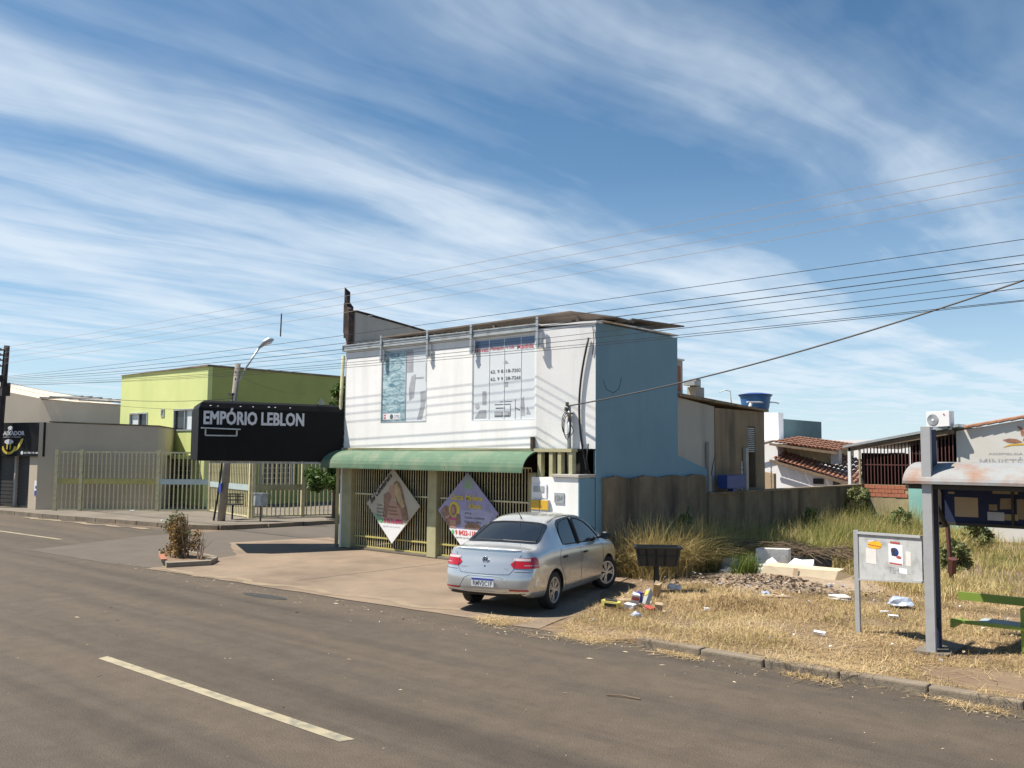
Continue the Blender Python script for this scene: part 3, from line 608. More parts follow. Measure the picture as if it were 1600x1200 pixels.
# front (long) face with rounded top, plus near end
q=[]
nf=Vector((ev.y,-ev.x))
for (ins,zz) in prof: q.append([(N0-nf*ins+ev*ins*.9).to_3d()+Vector((0,0,zz)),(f1-nf*ins).to_3d()+Vector((0,0,zz-.02)),(b2).to_3d()+Vector((0,0,zz)),(bk+ev*ins*1.0).to_3d()+Vector((0,0,zz))])
vs=[p for r in q for p in r]; fs=[]
for i in range(3):
    for k in range(4): fs.append((i*4+k,i*4+(k+1)%4,(i+1)*4+(k+1)%4,(i+1)*4+k))
fs+= [(3,2,1,0),(12,13,14,15)]
sm.add(vs,fs); obj('panel_box',sm,'black_panel',G,bevel=.01)
Us=(ev.x,ev.y,0); Os=(N0.x,N0.y,0)
text('lettering','EMPÓRIO LEBLON',Os,Us,V,.11,3.02,2.38,.385,'letter_white',G,.006,0,0,dup=.022)
nfl=(nf.x,nf.y)
def onface(s,z_,o=0): return Vector((N0.x+ev.x*s+nf.x*o,N0.y+ev.y*s+nf.y*o,z_))
b=MB()
b.bar(onface(.16,2.76,.02),onface(.88,2.76,.02),.03); b.bar(onface(.16,2.76,.02),onface(.16,2.92,.02),.03); b.bar(onface(.88,2.76,.02),onface(.88,2.92,.02),.03); b.bar(onface(.06,2.935,.05),onface(.96,2.915,.05),.10,.03)
obj('lamp_frame',b,'galvanised',G)
for s in (.25,.42,.95,1.25,1.62,1.78,2.15):
    b=MB(); w_=random.uniform(.03,.06); b.add([onface(s,3.46,-.018),onface(s+w_,3.47,-.02),onface(s+w_*.7,3.46+w_*.6,-.03),onface(s-.01,3.46+w_*.5,-.028)],[(0,1,2,3)]); obj('peeled_patch',b,'letter_white',G)
b=MB(); b.bar(onface(.3,2.13,-.12),onface(Lf-.05,2.11,-.12),.05); b.bar(onface(2.2,2.12,-.02),onface(3.5,2.10,-.02),.03); obj('support_rail',b,'gutter_grey',G)

# ---------------- green building ----------------
GB=thing('green_building','two storey lime green building with grey window frames across the side street','building',(-37,19.6,0))
gx,gy=-33.88,19.62; gl=-41.5; ge=27.5
b=MB(); wins=[(.95,1.95,3.28,4.12),(4.95,6.9,3.28,4.2)]
b.holes((gl,gy,0.1),(1,0,0),(0,0,1),gx-gl,5.75,.2,[(.95,2.65,3.15,3.98),(3.85,4.15,3.75,4.1),(4.95,6.75,3.12,4.05),(5.2,6.6,.75,1.75)])
obj('front_wall',b,'lime_wall',GB)
b=MB(); b.holes((gx,gy+.201,.1),(0,1,0),(0,0,1),ge-gy,5.75,.2,[(2.6,4.3,.8,1.9)]); obj('side_wall',b,'lime_wall_shade',GB)
b=MB(); b.prism([(gl-.05,gy-.06),(gx+.06,gy-.06),(gx+.06,ge),(gl-.05,ge)],[5.852]*4,[5.86,5.93,5.93,5.86]); obj('roof_cap',b,'bare_concrete',GB)
def gwin(O,U,x0,x1,z0,z1,par,grid=False):
    O=Vector(O);U=Vector(U); Vv=Vector((0,0,1)); Nn=U.cross(Vv)
    def bxs(mb,a0,a1,b0,b1,d0,d1):
        p=[O+U*a+Vv*bb+Nn*d for d in (d0,d1) for a,bb in ((a0,b0),(a1,b0),(a1,b1),(a0,b1))]
        mb.add(p,[(3,2,1,0),(4,5,6,7),(0,1,5,4),(1,2,6,5),(2,3,7,6),(3,0,4,7)])
    f=MB(); t=.06
    bxs(f,x0,x1,z0,z0+t,-.05,.03); bxs(f,x0,x1,z1-t,z1,-.05,.03); bxs(f,x0,x0+t,z0+t,z1-t,-.05,.03); bxs(f,x1-t,x1,z0+t,z1-t,-.05,.03); xm=(x0+x1)/2; 
    bxs(f,xm-.02,xm+.02,z0+t,z1-t,-.05,.01)
    fo=obj('window',f,'gutter_grey',par)
    for i,(a0,a1) in enumerate(((x0+t,xm-.02),(xm+.02,x1-t))):
        p=MB(); bxs(p,a0,a1,z0+t,z1-t,-.10,-.07); obj('pane',p,'glass_dark' if i==(0 if (x0>4) else 1) or grid else 'film_white',fo)
    if grid:
        g=MB()
        for k in range(5): bxs(g,x0,x1,z0+(z1-z0)*(k+.5)/5-.012,z0+(z1-z0)*(k+.5)/5+.012,.031,.05)
        for k in range(7): xx=x0+(x1-x0)*(k+.5)/7; bxs(g,xx-.01,xx+.01,z0,z1,.051,.06)
        obj('window_grille',g,'cream_metal',fo)
    return fo
gwin((gl,gy,.1),(1,0,0),.95,2.65,3.15,3.98,GB); gwin((gl,gy,.1),(1,0,0),4.95,6.75,3.12,4.05,GB); gwin((gl,gy,.1),(1,0,0),3.85,4.15,3.75,4.1,GB); gwin((gl,gy,.1),(1,0,0),5.2,6.6,.75,1.75,GB,True); gwin((gx,gy,.1),(0,1,0),2.6,4.3,.8,1.9,GB,True)
b=MB(); b.box(gl+4.6,gx-.6,gy-.9,gy-.001,2.05,2.2); obj('porch_slab',b,'lime_wall_shade',GB)
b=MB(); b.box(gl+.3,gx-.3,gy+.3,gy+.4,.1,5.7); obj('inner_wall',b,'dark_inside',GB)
# pinwheel ornament on the wall
st=thing('star_ornament','small white star shaped ornament on the shaded green side wall','ornament',(gx+.02,24.5,4.9)); b=MB()
cx_,cy_,cz_=gx+.04,25.3,4.62
for k in range(8):
    t_=k*math.pi/4; r1=.17 if k%2==0 else .13; b.add([(cx_,cy_,cz_),(cx_,cy_+r1*math.cos(t_-.18),cz_+r1*math.sin(t_-.18)),(cx_+.03,cy_+r1*1.25*math.cos(t_),cz_+r1*1.25*math.sin(t_)),(cx_,cy_+r1*math.cos(t_+.18),cz_+r1*math.sin(t_+.18))],[(0,1,2),(0,2,3)])
obj('petal',b,'print_white',st); b=MB(); b.tube([(cx_,cy_,cz_),(cx_,cy_-.14,cz_-.38)],.012,5); obj('stem',b,'cream_metal',st)

# ---------------- taupe building and shop on far left ----------------
A0=Vector((-35.9,13.9)); A1=Vector((-33.3,17.35)); ad=(A1-A0).normalized(); an=Vector((-ad.y,ad.x))
TB=thing('taupe_building','low taupe rendered building behind the cream street railing','building',(A0.x,A0.y,0))
b=MB(); s0=A0-ad*.1+an*.35; s1=Vector((-32.95,17.0))+an*.35
b.prism([s0,s1,s1+an*6,s0+an*6],.11,[3.42,3.30,3.3,3.42]); obj('wall',b,'taupe_wall',TB)
b=MB(); b.prism([s0-an*.05+ad*.35,s1-an*.05+ad*.05,s1+an*6,s0+an*6],[3.425,3.305,3.305,3.425],[3.47,3.35,3.35,3.47]); obj('coping',b,'bare_concrete',TB)
BB=thing('rear_warehouse','pale taupe warehouse wall with a broken sheet roof edge behind the low taupe building','warehouse',(-44,20,0))
t0=Vector((-47.5,17.2));t1=Vector((-46.2,17.9));t2=Vector((-41.6,21.1))
td=(t2-t0).normalized(); tn=Vector((-td.y,td.x))
t0=t1-td*7
b=MB(); b.prism([t0,t1,t1+tn*8,t0+tn*8],.1,[6.1,4.86,4.86,6.1]); b.prism([t1,t2,t2+tn*8,t1+tn*8],.1,[4.80,4.50,4.50,4.80]); obj('wall',b,'pale_taupe',BB)
b=MB()
n=11
for i in range(n):
    p=t1.lerp(t2,i/n)-tn*.12;q_=t1.lerp(t2,(i+.93)/n)-tn*.12; zz=4.88-.32*i/n+random.uniform(0,.08); b.prism([p,q_,q_+tn*2,p+tn*2],[zz-.03,zz-.06,zz+.1,zz+.1],[zz+.05,zz+.02,zz+.2,zz+.2])
obj('roof_sheet',b,'fibre_cement',BB)
# shop with banner
SH=thing('barber_shop','dark fronted shop with black roller doors on the far left corner','shop',(-38,14,0))
sh0=Vector((-36.1,14.25)); sd=Vector((-.96,-.14)).normalized(); sn=Vector((-sd.y,sd.x)); 
sd=Vector((-.985,-.17)).normalized()
back=Vector((-.17,.985))
b=MB(); e0=sh0; e1=sh0+sd*9
b.prism([e0,e0+back*4,e1+back*4,e1],2.15,3.4); b.prism([e0+back*.3+sd*1.0,e0+back*4+sd*1.0,e1+back*4,e1+back*.3],.11,2.149); obj('wall',b,'taupe_wall',SH)
b=MB(); b.prism([e0+sd*.05-back*.0,e0+back*.5+sd*.05,e0+back*.5+sd*1.02,e0+sd*1.02],.115,2.149); obj('pillar',b,'taupe_wall',SH,label='bluish grey end pillar'); 
U2=(-sd.x,-sd.y,0)
def sface(name,polys,m,par,o=.01): return flat(name,polys,(e0.x,e0.y,0),U2,V,m,par,o)
b=MB(); 
for i,(a0,a1) in enumerate(((1.05,2.1),(2.22,3.4),(3.5,5.0))):
    d=MB(); p=e0+sd*a0+back*.2; q_=e0+sd*a1+back*.2; d.prism([p,q_,q_+back*.08,p+back*.08],.2,2.14)
    for k in range(12): zz=.3+k*.15; d.prism([p-back*.01,q_-back*.01,q_-back*.001,p-back*.001],zz,zz+.1)
    obj('roller_door',d,'shutter_dark',SH)
d=MB(); p=e0+sd*2.1+back*.1;q_=e0+sd*2.22+back*.1; d.prism([p,q_,q_+back*.1,p+back*.1],.115,2.14); p=e0+sd*3.4+back*.1;q_=e0+sd*3.5+back*.1; d.prism([p,q_,q_+back*.1,p+back*.1],.115,2.14); obj('door_post',d,'grey_render',SH)
BN=thing('shop_banner','black shop banner with a bearded emblem and white phone line above the roller doors','banner',(e0.x,e0.y,2.1))
b=MB(); p=e0-sd*.02-back*.1; q_=e0+sd*8; b.prism([p,q_-back*.1,q_-back*.03,p+back*.07],2.12,[3.42,3.44,3.44,3.42]); obj('board',b,'black_banner',BN)
Ob=(p.x,p.y,0); Ub=(-sd.x,-sd.y,0)
def bpn(polys,m,off=.003): return flat('print',polys,Ob,Ub,V,m,BN,off)
text('lettering','EMBAIXADOR',Ob,Ub,V,-3.35,2.93,2.05,.17,'letter_white',BN,.006,.03)
text('lettering','BARBEARIA E CERVEJARIA',Ob,Ub,V,-3.15,2.83,1.6,.06,'letter_white',BN,.006)
bpn([ell(-2.35,2.50,.50,.32,20,0,180,360),],'banner_yellow'); bpn([ell(-2.35,2.52,.36,.24,18,0,180,360)],'black_banner',.005); bpn([ell(-2.35,2.68,.32,.10,14)],'letter_white',.007); bpn([[(-1.95,2.3),(-1.75,2.35),(-1.45,2.62),(-1.36,2.80),(-1.5,2.80),(-1.72,2.55)]],'banner_yellow',.006)
bpn([ell(-2.3,3.22,.18,.08,12),rect(-2.42,3.1,-2.36,3.2),rect(-2.22,3.08,-2.16,3.2)],'letter_white',.005); bpn([rect(-2.5,2.38,-2.42,2.6),rect(-2.28,2.38,-2.2,2.6)],'banner_yellow',.008)
text('lettering','62 98119-4902',Ob,Ub,V,-1.28,2.22,1.12,.075,'letter_white',BN,.006,.02); bpn([ell(-1.42,2.255,.09,.07)],'letter_white',.006)
pq=e0+sd*.35-back*.001
b=flat('notice',[rect(-.62,.65,-.34,1.2)],(e0.x,e0.y,0),U2,V,'print_white',SH,.012); flat('notice',[rect(-.60,.65,-.36,.82),rect(-.55,.9,-.42,1.0)],(e0.x,e0.y,0),U2,V,'print_blue',SH,.016)

# ---------------- street railing (bars are parts) ----------------
path=[(-35.28,14.35),(-31.1,18.25),(-27.1,17.45),(-26.15,20.6)]
FN=thing('street_railing','tall cream bar railing with yellow and pale blue band round the far corner','fence',(-31,18,.12))
rb=MB(); rb.box(-.02,.02,-.012,.012,0,2.16); rbm=rb.mesh('bar','cream_metal'); pb_=MB(); pb_.box(-.06,.06,-.06,.06,0,2.28); pbm=pb_.mesh('post','cream_metal')
postat={0:(0,.16,.66),1:(0,.98),2:(.02,.55,.98)}
for k in range(3):
    a=Vector(path[k]);b_=Vector(path[k+1]); d=(b_-a); Ls=d.length; d.normalize(); ang=math.atan2(d.y,d.x)
    n=int(Ls/.155)
    for i in range(n):
        p=a+d*(Ls*(i+.5)/n); o=bpy.data.objects.new('bar',rbm); COL.objects.link(o); o.parent=FN; o.location=(p.x+31,p.y-18,.06); o.rotation_euler=(0,0,ang)
    for f in postat[k]:
        p=a+d*(Ls*f); o=bpy.data.objects.new('post',pbm); COL.objects.link(o); o.parent=FN; o.location=(p.x+31,p.y-18,0); o.rotation_euler=(0,0,ang)
    for zz,hh,mm in ((.17,.05,'cream_metal'),(2.31,.06,'cream_metal')):
        r=MB(); r.bar((a.x,a.y,zz),(b_.x,b_.y,zz),.045,hh); obj('rail',r,mm,FN)
    if k==0:
        for f0,f1,mm in ((0,.16,'yellow_metal'),(.17,.655,'yellow_metal'),(.665,1,'pale_blue_metal')):
            p=a+d*Ls*f0;q_=a+d*Ls*f1; nn=Vector((d.y,-d.x))*.03; r=MB(); r.bar((p.x+nn.x,p.y+nn.y,1.22),(q_.x+nn.x,q_.y+nn.y,1.22),.012,.2); obj('band',r,mm,FN)
    else:
        nn=Vector((d.y,-d.x))*.03; r=MB(); r.bar((a.x+nn.x,a.y+nn.y,1.15),(b_.x+nn.x,b_.y+nn.y,1.15),.012,.2); obj('band',r,'pale_blue_metal' if k==1 else 'olive_paint',FN)
# ---------------- meter stand and small bin by the pole ----------------
b=thing('rubbish_basket','dark wire rubbish basket on a thin post beside the leaning pole','basket',(-27.3,16.7,.12))
m_=MB(); m_.tube([(-27.1,16.75,.12),(-27.1,16.75,.6)],.03,6); obj('post',m_,'iron_dark',b)
m_=MB(); m_.box(-27.35,-26.85,16.5,17.0,.6,.63); 
for i in range(7):
    for (px,py) in ((-27.35+i*.083,16.5),(-27.35+i*.083,17.0)): m_.box(px-.008,px+.008,py-.008,py+.008,.63,.95)
for zz in (.75,.87,.95):
    m_.box(-27.36,-26.84,16.49,16.5,zz,zz+.02); m_.box(-27.36,-26.84,17.0,17.01,zz,zz+.02); m_.box(-27.36,-27.35,16.5,17,zz,zz+.02); m_.box(-26.85,-26.84,16.5,17,zz,zz+.02)
obj('basket',m_,'iron_dark',b)
b=thing('cable_cabinet','small grey box on a stake in front of the cream railing','cabinet',(-25.7,16.8,.12))
m_=MB(); m_.tube([(-25.75,16.95,.12),(-25.75,16.95,.62)],.03,6); obj('stake',m_,'old_plank',b); m_=MB(); m_.box(-25.98,-25.53,16.82,17.07,.62,1.0); m_.box(-26.0,-25.5,16.8,17.09,1.0,1.03); obj('box',m_,'gutter_grey',b)

# ---------------- street trees ----------------
def leaves(name,centers,n,size,m,parent=None,flat_=.4,kind=None):
    """n leaf quads spread through ellipsoids (cx,cy,cz,rx,ry,rz,weight)"""
    cs=np.array(centers,float); wgt=cs[:,6]/cs[:,6].sum(); idx=rng.choice(len(cs),n,p=wgt)
    d=rng.normal(size=(n,3)); d/=np.linalg.norm(d,axis=1)[:,None]; r=rng.uniform(.35,1,n)**.6
    # clump
    P=cs[idx,:3]+d*r[:,None]*cs[idx,3:6]; P+=rng.normal(size=(n,3))*.03
    a=rng.normal(size=(n,3)); a/=np.linalg.norm(a,axis=1)[:,None]; c=np.cross(a,rng.normal(size=(n,3))); c/=np.linalg.norm(c,axis=1)[:,None]
    s=size*rng.uniform(.6,1.3,n)[:,None]; vs=np.stack([P-a*s,P+c*s*.42,P+a*s,P-c*s*.42],1).reshape(-1,3)
    me=bpy.data.meshes.new(name); me.vertices.add(4*n); me.vertices.foreach_set('co',vs.ravel()); me.loops.add(4*n); me.loops.foreach_set('vertex_index',np.arange(4*n)); me.polygons.add(n); me.polygons.foreach_set('loop_start',np.arange(n)*4); me.polygons.foreach_set('loop_total',np.full(n,4)); me.materials.append(M[m]); me.update(); me.validate()
    o=bpy.data.objects.new(name,me); COL.objects.link(o)
    if parent is not None: o.location=-wloc(parent); o.parent=parent
    if kind: o['kind']=kind
    return o
def tree(name,label,base,trunk,blobs,n,size,m,cat='tree'):
    t=thing(name,label,cat,base); tb=MB(); x,y,z_=base
    tb.tube([(x,y,z_-.05),(x+.03,y,z_+trunk*.5),(x-.02,y+.02,z_+trunk)],[.11,.085,.06],8)
    for bl in blobs: 
        c=Vector(bl[:3]); p0=Vector((x,y,z_+trunk*.9)); mid=p0.lerp(c,.5)+Vector((random.uniform(-.1,.1),0,.05)); tb.tube([p0,mid,c],[.05,.03,.012],6)
    obj('trunk',tb,'bark',t); 
    sub=[]
    for bl in blobs:
        for k in range(9):
            dd=np.array([random.gauss(0,1) for _ in range(3)]); dd/=np.linalg.norm(dd); sub.append((bl[0]+dd[0]*bl[3]*.75,bl[1]+dd[1]*bl[4]*.75,bl[2]+dd[2]*bl[5]*.75,bl[3]*.38,bl[4]*.38,bl[5]*.36,bl[6]))
    leaves('crown',sub,n,size,m,t); return t
tree('street_tree','leafy green tree with two crowns against the shaded green wall beside the white shop',(-25.3,19.6,.12),1.3,[(-25.35,19.3,1.55,.85,.7,.5,2),(-25.8,19.6,1.35,.6,.6,.4,1),(-25.1,19.7,2.6,.8,.8,.8,1.3),(-25.0,19.4,3.6,.6,.6,.6,1.2),(-24.95,19.3,4.35,.5,.5,.55,1)],5600,.10,'leaf_green')

# ---------------- poles and wires ----------------
P1=thing('utility_pole','leaning grey pole with a long street lamp arm beyond the black sign','street lamp',(-26.65,16.1,.12))
b=MB(); b.tube([(-26.70,16.1,.1),(-26.17,16.21,5.25)],[.13,.09],8); obj('pole',b,'concrete_pole',P1,smooth=True)
b=MB(); b.tube([(-26.32,16.12,4.2),(-26.27,16.2,4.5),(-25.95,16.4,5.15),(-25.60,16.65,5.8)],.032,7); b.tube([(-26.33,16.1,4.0),(-26.27,16.2,4.33)],.03,6); obj('lamp_arm',b,'galvanised',P1,smooth=True)
b=MB(); b.tube([(-25.64,16.62,5.74),(-25.50,16.73,5.93),(-25.36,16.84,6.02),(-25.26,16.93,6.03)],[.03,.085,.10,.03],10); h=obj('lamp_head',b,'galvanised',P1,smooth=True)
b=MB(); b.tube([(-25.50,16.73,5.88),(-25.36,16.84,5.95),(-25.3,16.9,5.97)],[.05,.075,.03],8); obj('lamp_lens',b,'print_white',h,smooth=True)
b=MB(); 
for zz in (3.6,3.75,3.95,4.2): b.box(-26.42,-26.18,16.03,16.12,zz,zz+.07)
b.box(-26.25,-26.15,16.12,16.3,4.7,4.76); b.box(-26.25,-26.15,16.12,16.3,4.95,5.0); obj('clamp',b,'iron_dark',P1)
b=MB(); b.tube([(-26.95,15.98,.13),(-26.68,15.98,1.2),(-26.6,16.0,2.0)],.035,6); obj('conduit',b,'iron_dark',P1)
b=MB(); b.box(-26.62,-26.49,15.93,15.96,1.05,1.35); obj('sticker',b,'print_blue',P1)
P2=thing('dark_utility_pole','dark leaning utility pole with insulators at the left edge of the photo','utility pole',(-38.45,13.7,.12))
b=MB(); b.tube([(-38.95,13.5,.1),(-38.07,13.39,6.43)],[.16,.11],8); obj('pole',b,'dark_pole',P2,smooth=True)
for i,zz in enumerate((6.25,6.05,5.85,5.62)):
    b=MB(); b.box(-38.32,-38.02,13.2,13.3,zz-.02,zz+.02); b.lathe((-38.34,13.25,zz-.02),[(.03,0),(.06,.05),(.04,.1)],8); obj('insulator',b,'iron_dark',P2)
b=MB(); b.box(-38.7,-37.95,13.1,13.28,5.0,5.25); b.box(-38.0,-37.8,13.2,13.5,4.45,4.95); b.box(-38.5,-38.2,13.1,13.3,4.6,4.8); b.tube([(-38.3,13.2,5.3),(-38.7,13.1,5.5)],.03,6); obj('junction_box',b,'dark_pole',P2)
P3=thing('offside_pole','concrete utility pole beside the road beyond the bus shelter','utility pole',(4.2,13.8,0)); b=MB(); b.tube([(4.2,13.8,0),(4.2,13.8,8)],[.17,.12],10); obj('pole',b,'concrete_pole',P3)
def wire(p,q,sag,r,m,label):
    b=MB(); r*=.58; p=Vector(p);q=Vector(q); pts=[p.lerp(q,i/26)-Vector((0,0,4*sag*(i/26)*(1-i/26))) for i in range(27)]; b.tube(pts,r,4,False)
    return single('overhead_wire',b,m,label,'wire','wires strung along the street')
YR=13.8
zr=[6.57,6.37,6.19,6.01]; LB=['topmost','second highest','third highest','fourth highest']
for i,z_ in enumerate(zr):
    k=6.1/(13.8-0); wire((4.2,YR,z_+.12),(-38.1,13.3,[6.25,6.05,5.85,5.62][i]+.1),.18,.008,'wire_pale',f'pale bare overhead wire, {LB[i]} of the four thin upper ones')
lows=[(5.46,5.05,.16,.010),(5.25,5.0,.22,.012),(5.17,4.95,.3,.014),(5.10,4.9,.34,.010),(4.98,4.85,.4,.009),(4.88,4.8,.42,.011),(4.66,4.75,.40,.010),(4.62,4.7,.3,.010)]
LN=['black cable just below the pale upper wires','thick black cable topmost of the lower bundle','black cable second in the lower bundle','thin black cable third in the lower bundle','thin black cable in the middle of the lower bundle','black cable third from bottom of the lower bundle','black cable second from bottom of the lower bundle','lowest black cable of the lower bundle']
for (zr_,zl,sg,r),lb in zip(lows,LN): wire((4.2,YR+.02,zr_+.05),(-38.05,13.35,zl+.15),sg,r,'wire_black',lb)
wire((-26.2,16.1,4.1),(-38.0,13.4,5.0),.35,.016,'wire_black','thick sagging black cable between the two leaning poles on the left')
wire((-26.2,16.1,3.75),(-38.0,13.4,4.85),.3,.012,'wire_black','lower black cable between the two leaning poles on the left')
wire((-26.2,16.15,4.9),(-33.85,24.5,5.0),.2,.006,'wire_black','thin drop cable from the lamp pole to the green building')
b=MB(); p=Vector((-11.27,14.53,3.36));q_=Vector((4.2,13.75,7.15)); b.tube([p.lerp(q_,i/30)-Vector((0,0,4*.55*(i/30)*(1-i/30))) for i in range(31)],.014,5,False); single('service_cable',b,'wire_black','twisted service drop cable rising from the short mast to the upper right','cable')
b=MB(); b.tube([(-20.21,13.75,5.41),(-20.19,13.75,6.02)],.018,5); single('wire_spacer',b,'iron_dark','short dark vertical spacer rod hanging on the upper wires above the lamp','spacer')
# ---------------- silver saloon car ----------------
# car frame: x forward from rear axle, y left, z up
CAR=thing('parked_car','silver four door saloon parked nose towards the meter wall','car',(-9.56,10.905,.009),math.atan2(.963,-.268))
CAR.scale=(.985,.915,.955)
#  x,   zu,  w,   zbelt, [glass low y,z], [glass top y,z], [mid y,z], ztop
ST=[
(-.915,.33,.70,.80,.64,.90,.60,.915,.36,.93,.935),
(-.90,.29,.775,.86,.70,.96,.66,.98,.40,1.0,1.005),
(-.84,.27,.805,.88,.72,.985,.67,1.005,.42,1.025,1.03),
(-.70,.25,.82,.895,.735,.975,.68,.995,.42,1.01,1.015),
(-.52,.24,.828,.905,.745,.975,.69,1.00,.42,1.02,1.025),
(-.36,.22,.830,.915,.75,.985,.685,1.04,.42,1.055,1.06),
(-.18,.20,.831,.92,.76,.99,.655,1.13,.42,1.155,1.16),
(.02,.20,.832,.925,.765,.985,.625,1.235,.42,1.265,1.272),
(.22,.20,.832,.925,.77,.975,.60,1.325,.42,1.36,1.368),
(.40,.20,.831,.925,.77,.965,.585,1.375,.41,1.415,1.424),
(.62,.19,.830,.92,.77,.955,.575,1.405,.40,1.445,1.453),
(.90,.19,.830,.915,.77,.95,.57,1.42,.39,1.458,1.466),
(1.08,.19,.830,.91,.77,.945,.57,1.42,.39,1.458,1.467),
(1.16,.19,.830,.91,.77,.944,.57,1.418,.39,1.457,1.466),
(1.45,.19,.830,.90,.77,.935,.575,1.40,.39,1.44,1.450),
(1.70,.19,.829,.895,.77,.93,.585,1.35,.40,1.395,1.405),
(1.95,.19,.828,.89,.77,.92,.62,1.245,.42,1.29,1.30),
(2.20,.20,.826,.88,.765,.91,.655,1.12,.44,1.165,1.175),
(2.42,.20,.823,.87,.76,.90,.69,1.01,.46,1.045,1.055),
(2.60,.21,.82,.855,.75,.89,.68,.945,.42,.965,.97),
(2.85,.22,.81,.82,.735,.86,.66,.905,.40,.93,.935),
(3.10,.24,.78,.76,.70,.80,.62,.85,.38,.87,.875),
(3.25,.27,.70,.68,.62,.72,.55,.77,.34,.79,.795),
(3.30,.33,.60,.60,.52,.64,.46,.68,.30,.70,.705)]
def ring(s):
    x,zu,w,zb,gy,gz,ty,tz,my,mz,zt=s
    return [(0,zu),(.45*w,zu),(.74*w,zu),(.90*w,zu+.005),
            (.985*w,zu+.07),(w*1.0,zu+.55*(0.48-zu)+.08),(w*1.005,.60),(w*.995,.5*(.62+zb)+.02),(w*.965,zb),
            (gy,gz),(ty,tz),(my,mz),(0,zt)]
def warp(x,y,z):
    if x<-.55:
        t_=min(1,(-.55-x)/.30); 
        pr_=0.0
        if z<.68: pr_=-.045*max(0,min(1,(.68-z)/.05))
        if z<.36: pr_+=.06*(.36-z)/.1
        if z>.70: pr_+=.085*min(1,(z-.70)/.30)
        if z>.93: pr_-=.05*min(1,(z-.93)/.06)
        x+=t_*(pr_+.11*(abs(y)/.8)**2.6)
    if x>2.7:
        t_=min(1,(x-2.7)/.5); x-=t_*.16*(abs(y)/.75)**2.2
        if z<.45: x+=t_*.04
    return x,y,z
NR=13; bm=bmesh.new(); grid=[]
for s in ST:
    r=ring(s); row=[]
    for sgn in (1,-1):
        col=[]
        for i,(y,zz) in enumerate(r):
            if sgn==-1 and i in (0,NR-1): col.append(grid_tmp[i]); continue
            col.append(bm.verts.new(warp(s[0],sgn*y,zz)))
        if sgn==1: grid_tmp=col
        row.append(col)
    grid.append(row)
BODY,SGL,RGL,WGL,UND=0,1,2,3,4
def setf(f,m): f.material_index=m
nst=len(ST)
for j in range(nst-1):
    xm=(ST[j][0]+ST[j+1][0])/2
    for side in (0,1):
        for i in range(NR-1):
            a,b_,c,d=grid[j][side][i],grid[j][side][i+1],grid[j+1][side][i+1],grid[j+1][side][i]
            f=bm.faces.new((a,b_,c,d) if side==1 else (d,c,b_,a)); m_=BODY
            if i<3: m_=UND
            if i==9 and .40<xm<2.2 and not 1.08<xm<1.16: m_=SGL
            if i==9 and 1.08<xm<1.16: m_=5
            if i>=11-0 and -.36<xm<.22: m_=RGL
            if i==10 and -.36<xm<.22: m_=RGL
            if i>=10 and 1.70<xm<2.42: m_=WGL
            f.material_index=m_
# end caps as grids
for j,sg in ((0,-1),(nst-1,1)):
    s=ST[j]; rows=[4,5,6,7,8]; cols=[0,.45,.74,.90]
    capv={}
    for side in (0,1):
        sn_=1 if side==0 else -1
        for ci,cfac in enumerate(cols):
            for ri in rows:
                key=(side if ci else 0,ci,ri)
                if key in capv: continue
                yy_,zz=ring(s)[ri]; top=ring(s)
                x_=s[0]+sg*(.015+.02*(1-cfac))
                capv[key]=bm.verts.new(warp(x_,sn_*cfac*yy_,zz))
    def cv(side,ci,ri):
        if ri==3: return grid[j][side][ci] if ci<4 else grid[j][side][4]
        if ri==9: return grid[j][side][12-ci] if ci<4 else grid[j][side][8]
        if ci==4: return grid[j][side][ri]
        return capv[(side if ci else 0,ci,ri)]
    for side in (0,1):
        for ci in range(4):
            for ri in range(3,9):
                vs=[cv(side,ci,ri),cv(side,ci+1,ri),cv(side,ci+1,ri+1),cv(side,ci,ri+1)]
                u_=[]; [u_.append(q) for q in vs if q not in u_]
                if len(u_)<3: continue
                try: f=bm.faces.new(u_); f.material_index=BODY
                except ValueError: pass
bmesh.ops.recalc_face_normals(bm,faces=bm.faces[:])
# creases at window boundaries
cl=bm.edges.layers.float.get('crease_edge') or bm.edges.layers.float.new('crease_edge')
for e_ in bm.edges:
    ms={f.material_index for f in e_.link_faces}
    if len(ms)>1: e_[cl]=.55
    if len(ms)>1 and UND in ms: e_[cl]=.3
me=bpy.data.meshes.new('body_src'); bm.to_mesh(me); bm.free()
src=bpy.data.objects.new('body_src',me); COL.objects.link(src)
TM={k:bpy.data.materials.new('t_'+k) for k in ('body','sgl','rgl','wgl','und','trim','cut')}; M['cut_tmp']=TM['cut']
for mn in ('body','sgl','rgl','wgl','und','trim'): me.materials.append(TM[mn])
sb=src.modifiers.new('s','SUBSURF'); sb.levels=2; sb.render_levels=2
cut=[]
for cx in (0,2.465):
    b=MB(); b.mi=[]; 
    for yy0,yy1 in ((.50,1.0),(-1.0,-.50)):
        n=40; vs=[(cx+.352*math.cos(2*math.pi*k/n),yv,.30+.352*math.sin(2*math.pi*k/n)) for yv in (yy0,yy1) for k in range(n)]
        b.add(vs,[tuple(range(n)),tuple(range(n,2*n))[::-1]]+[(k,k+n,(k+1)%n+n,(k+1)%n) for k in range(n)])
    o=obj('cut',b,'cut_tmp'); cut.append(o); md=src.modifiers.new('b','BOOLEAN'); md.object=o; md.operation='DIFFERENCE'; md.solver='EXACT'; md.material_mode='TRANSFER'
dg=bpy.context.evaluated_depsgraph_get(); baked=bpy.data.meshes.new_from_object(src.evaluated_get(dg))
for o in cut+[src]: bpy.data.objects.remove(o)
bm=bmesh.new(); bm.from_mesh(baked); 
slot=[m.name if m else '' for m in baked.materials]; 
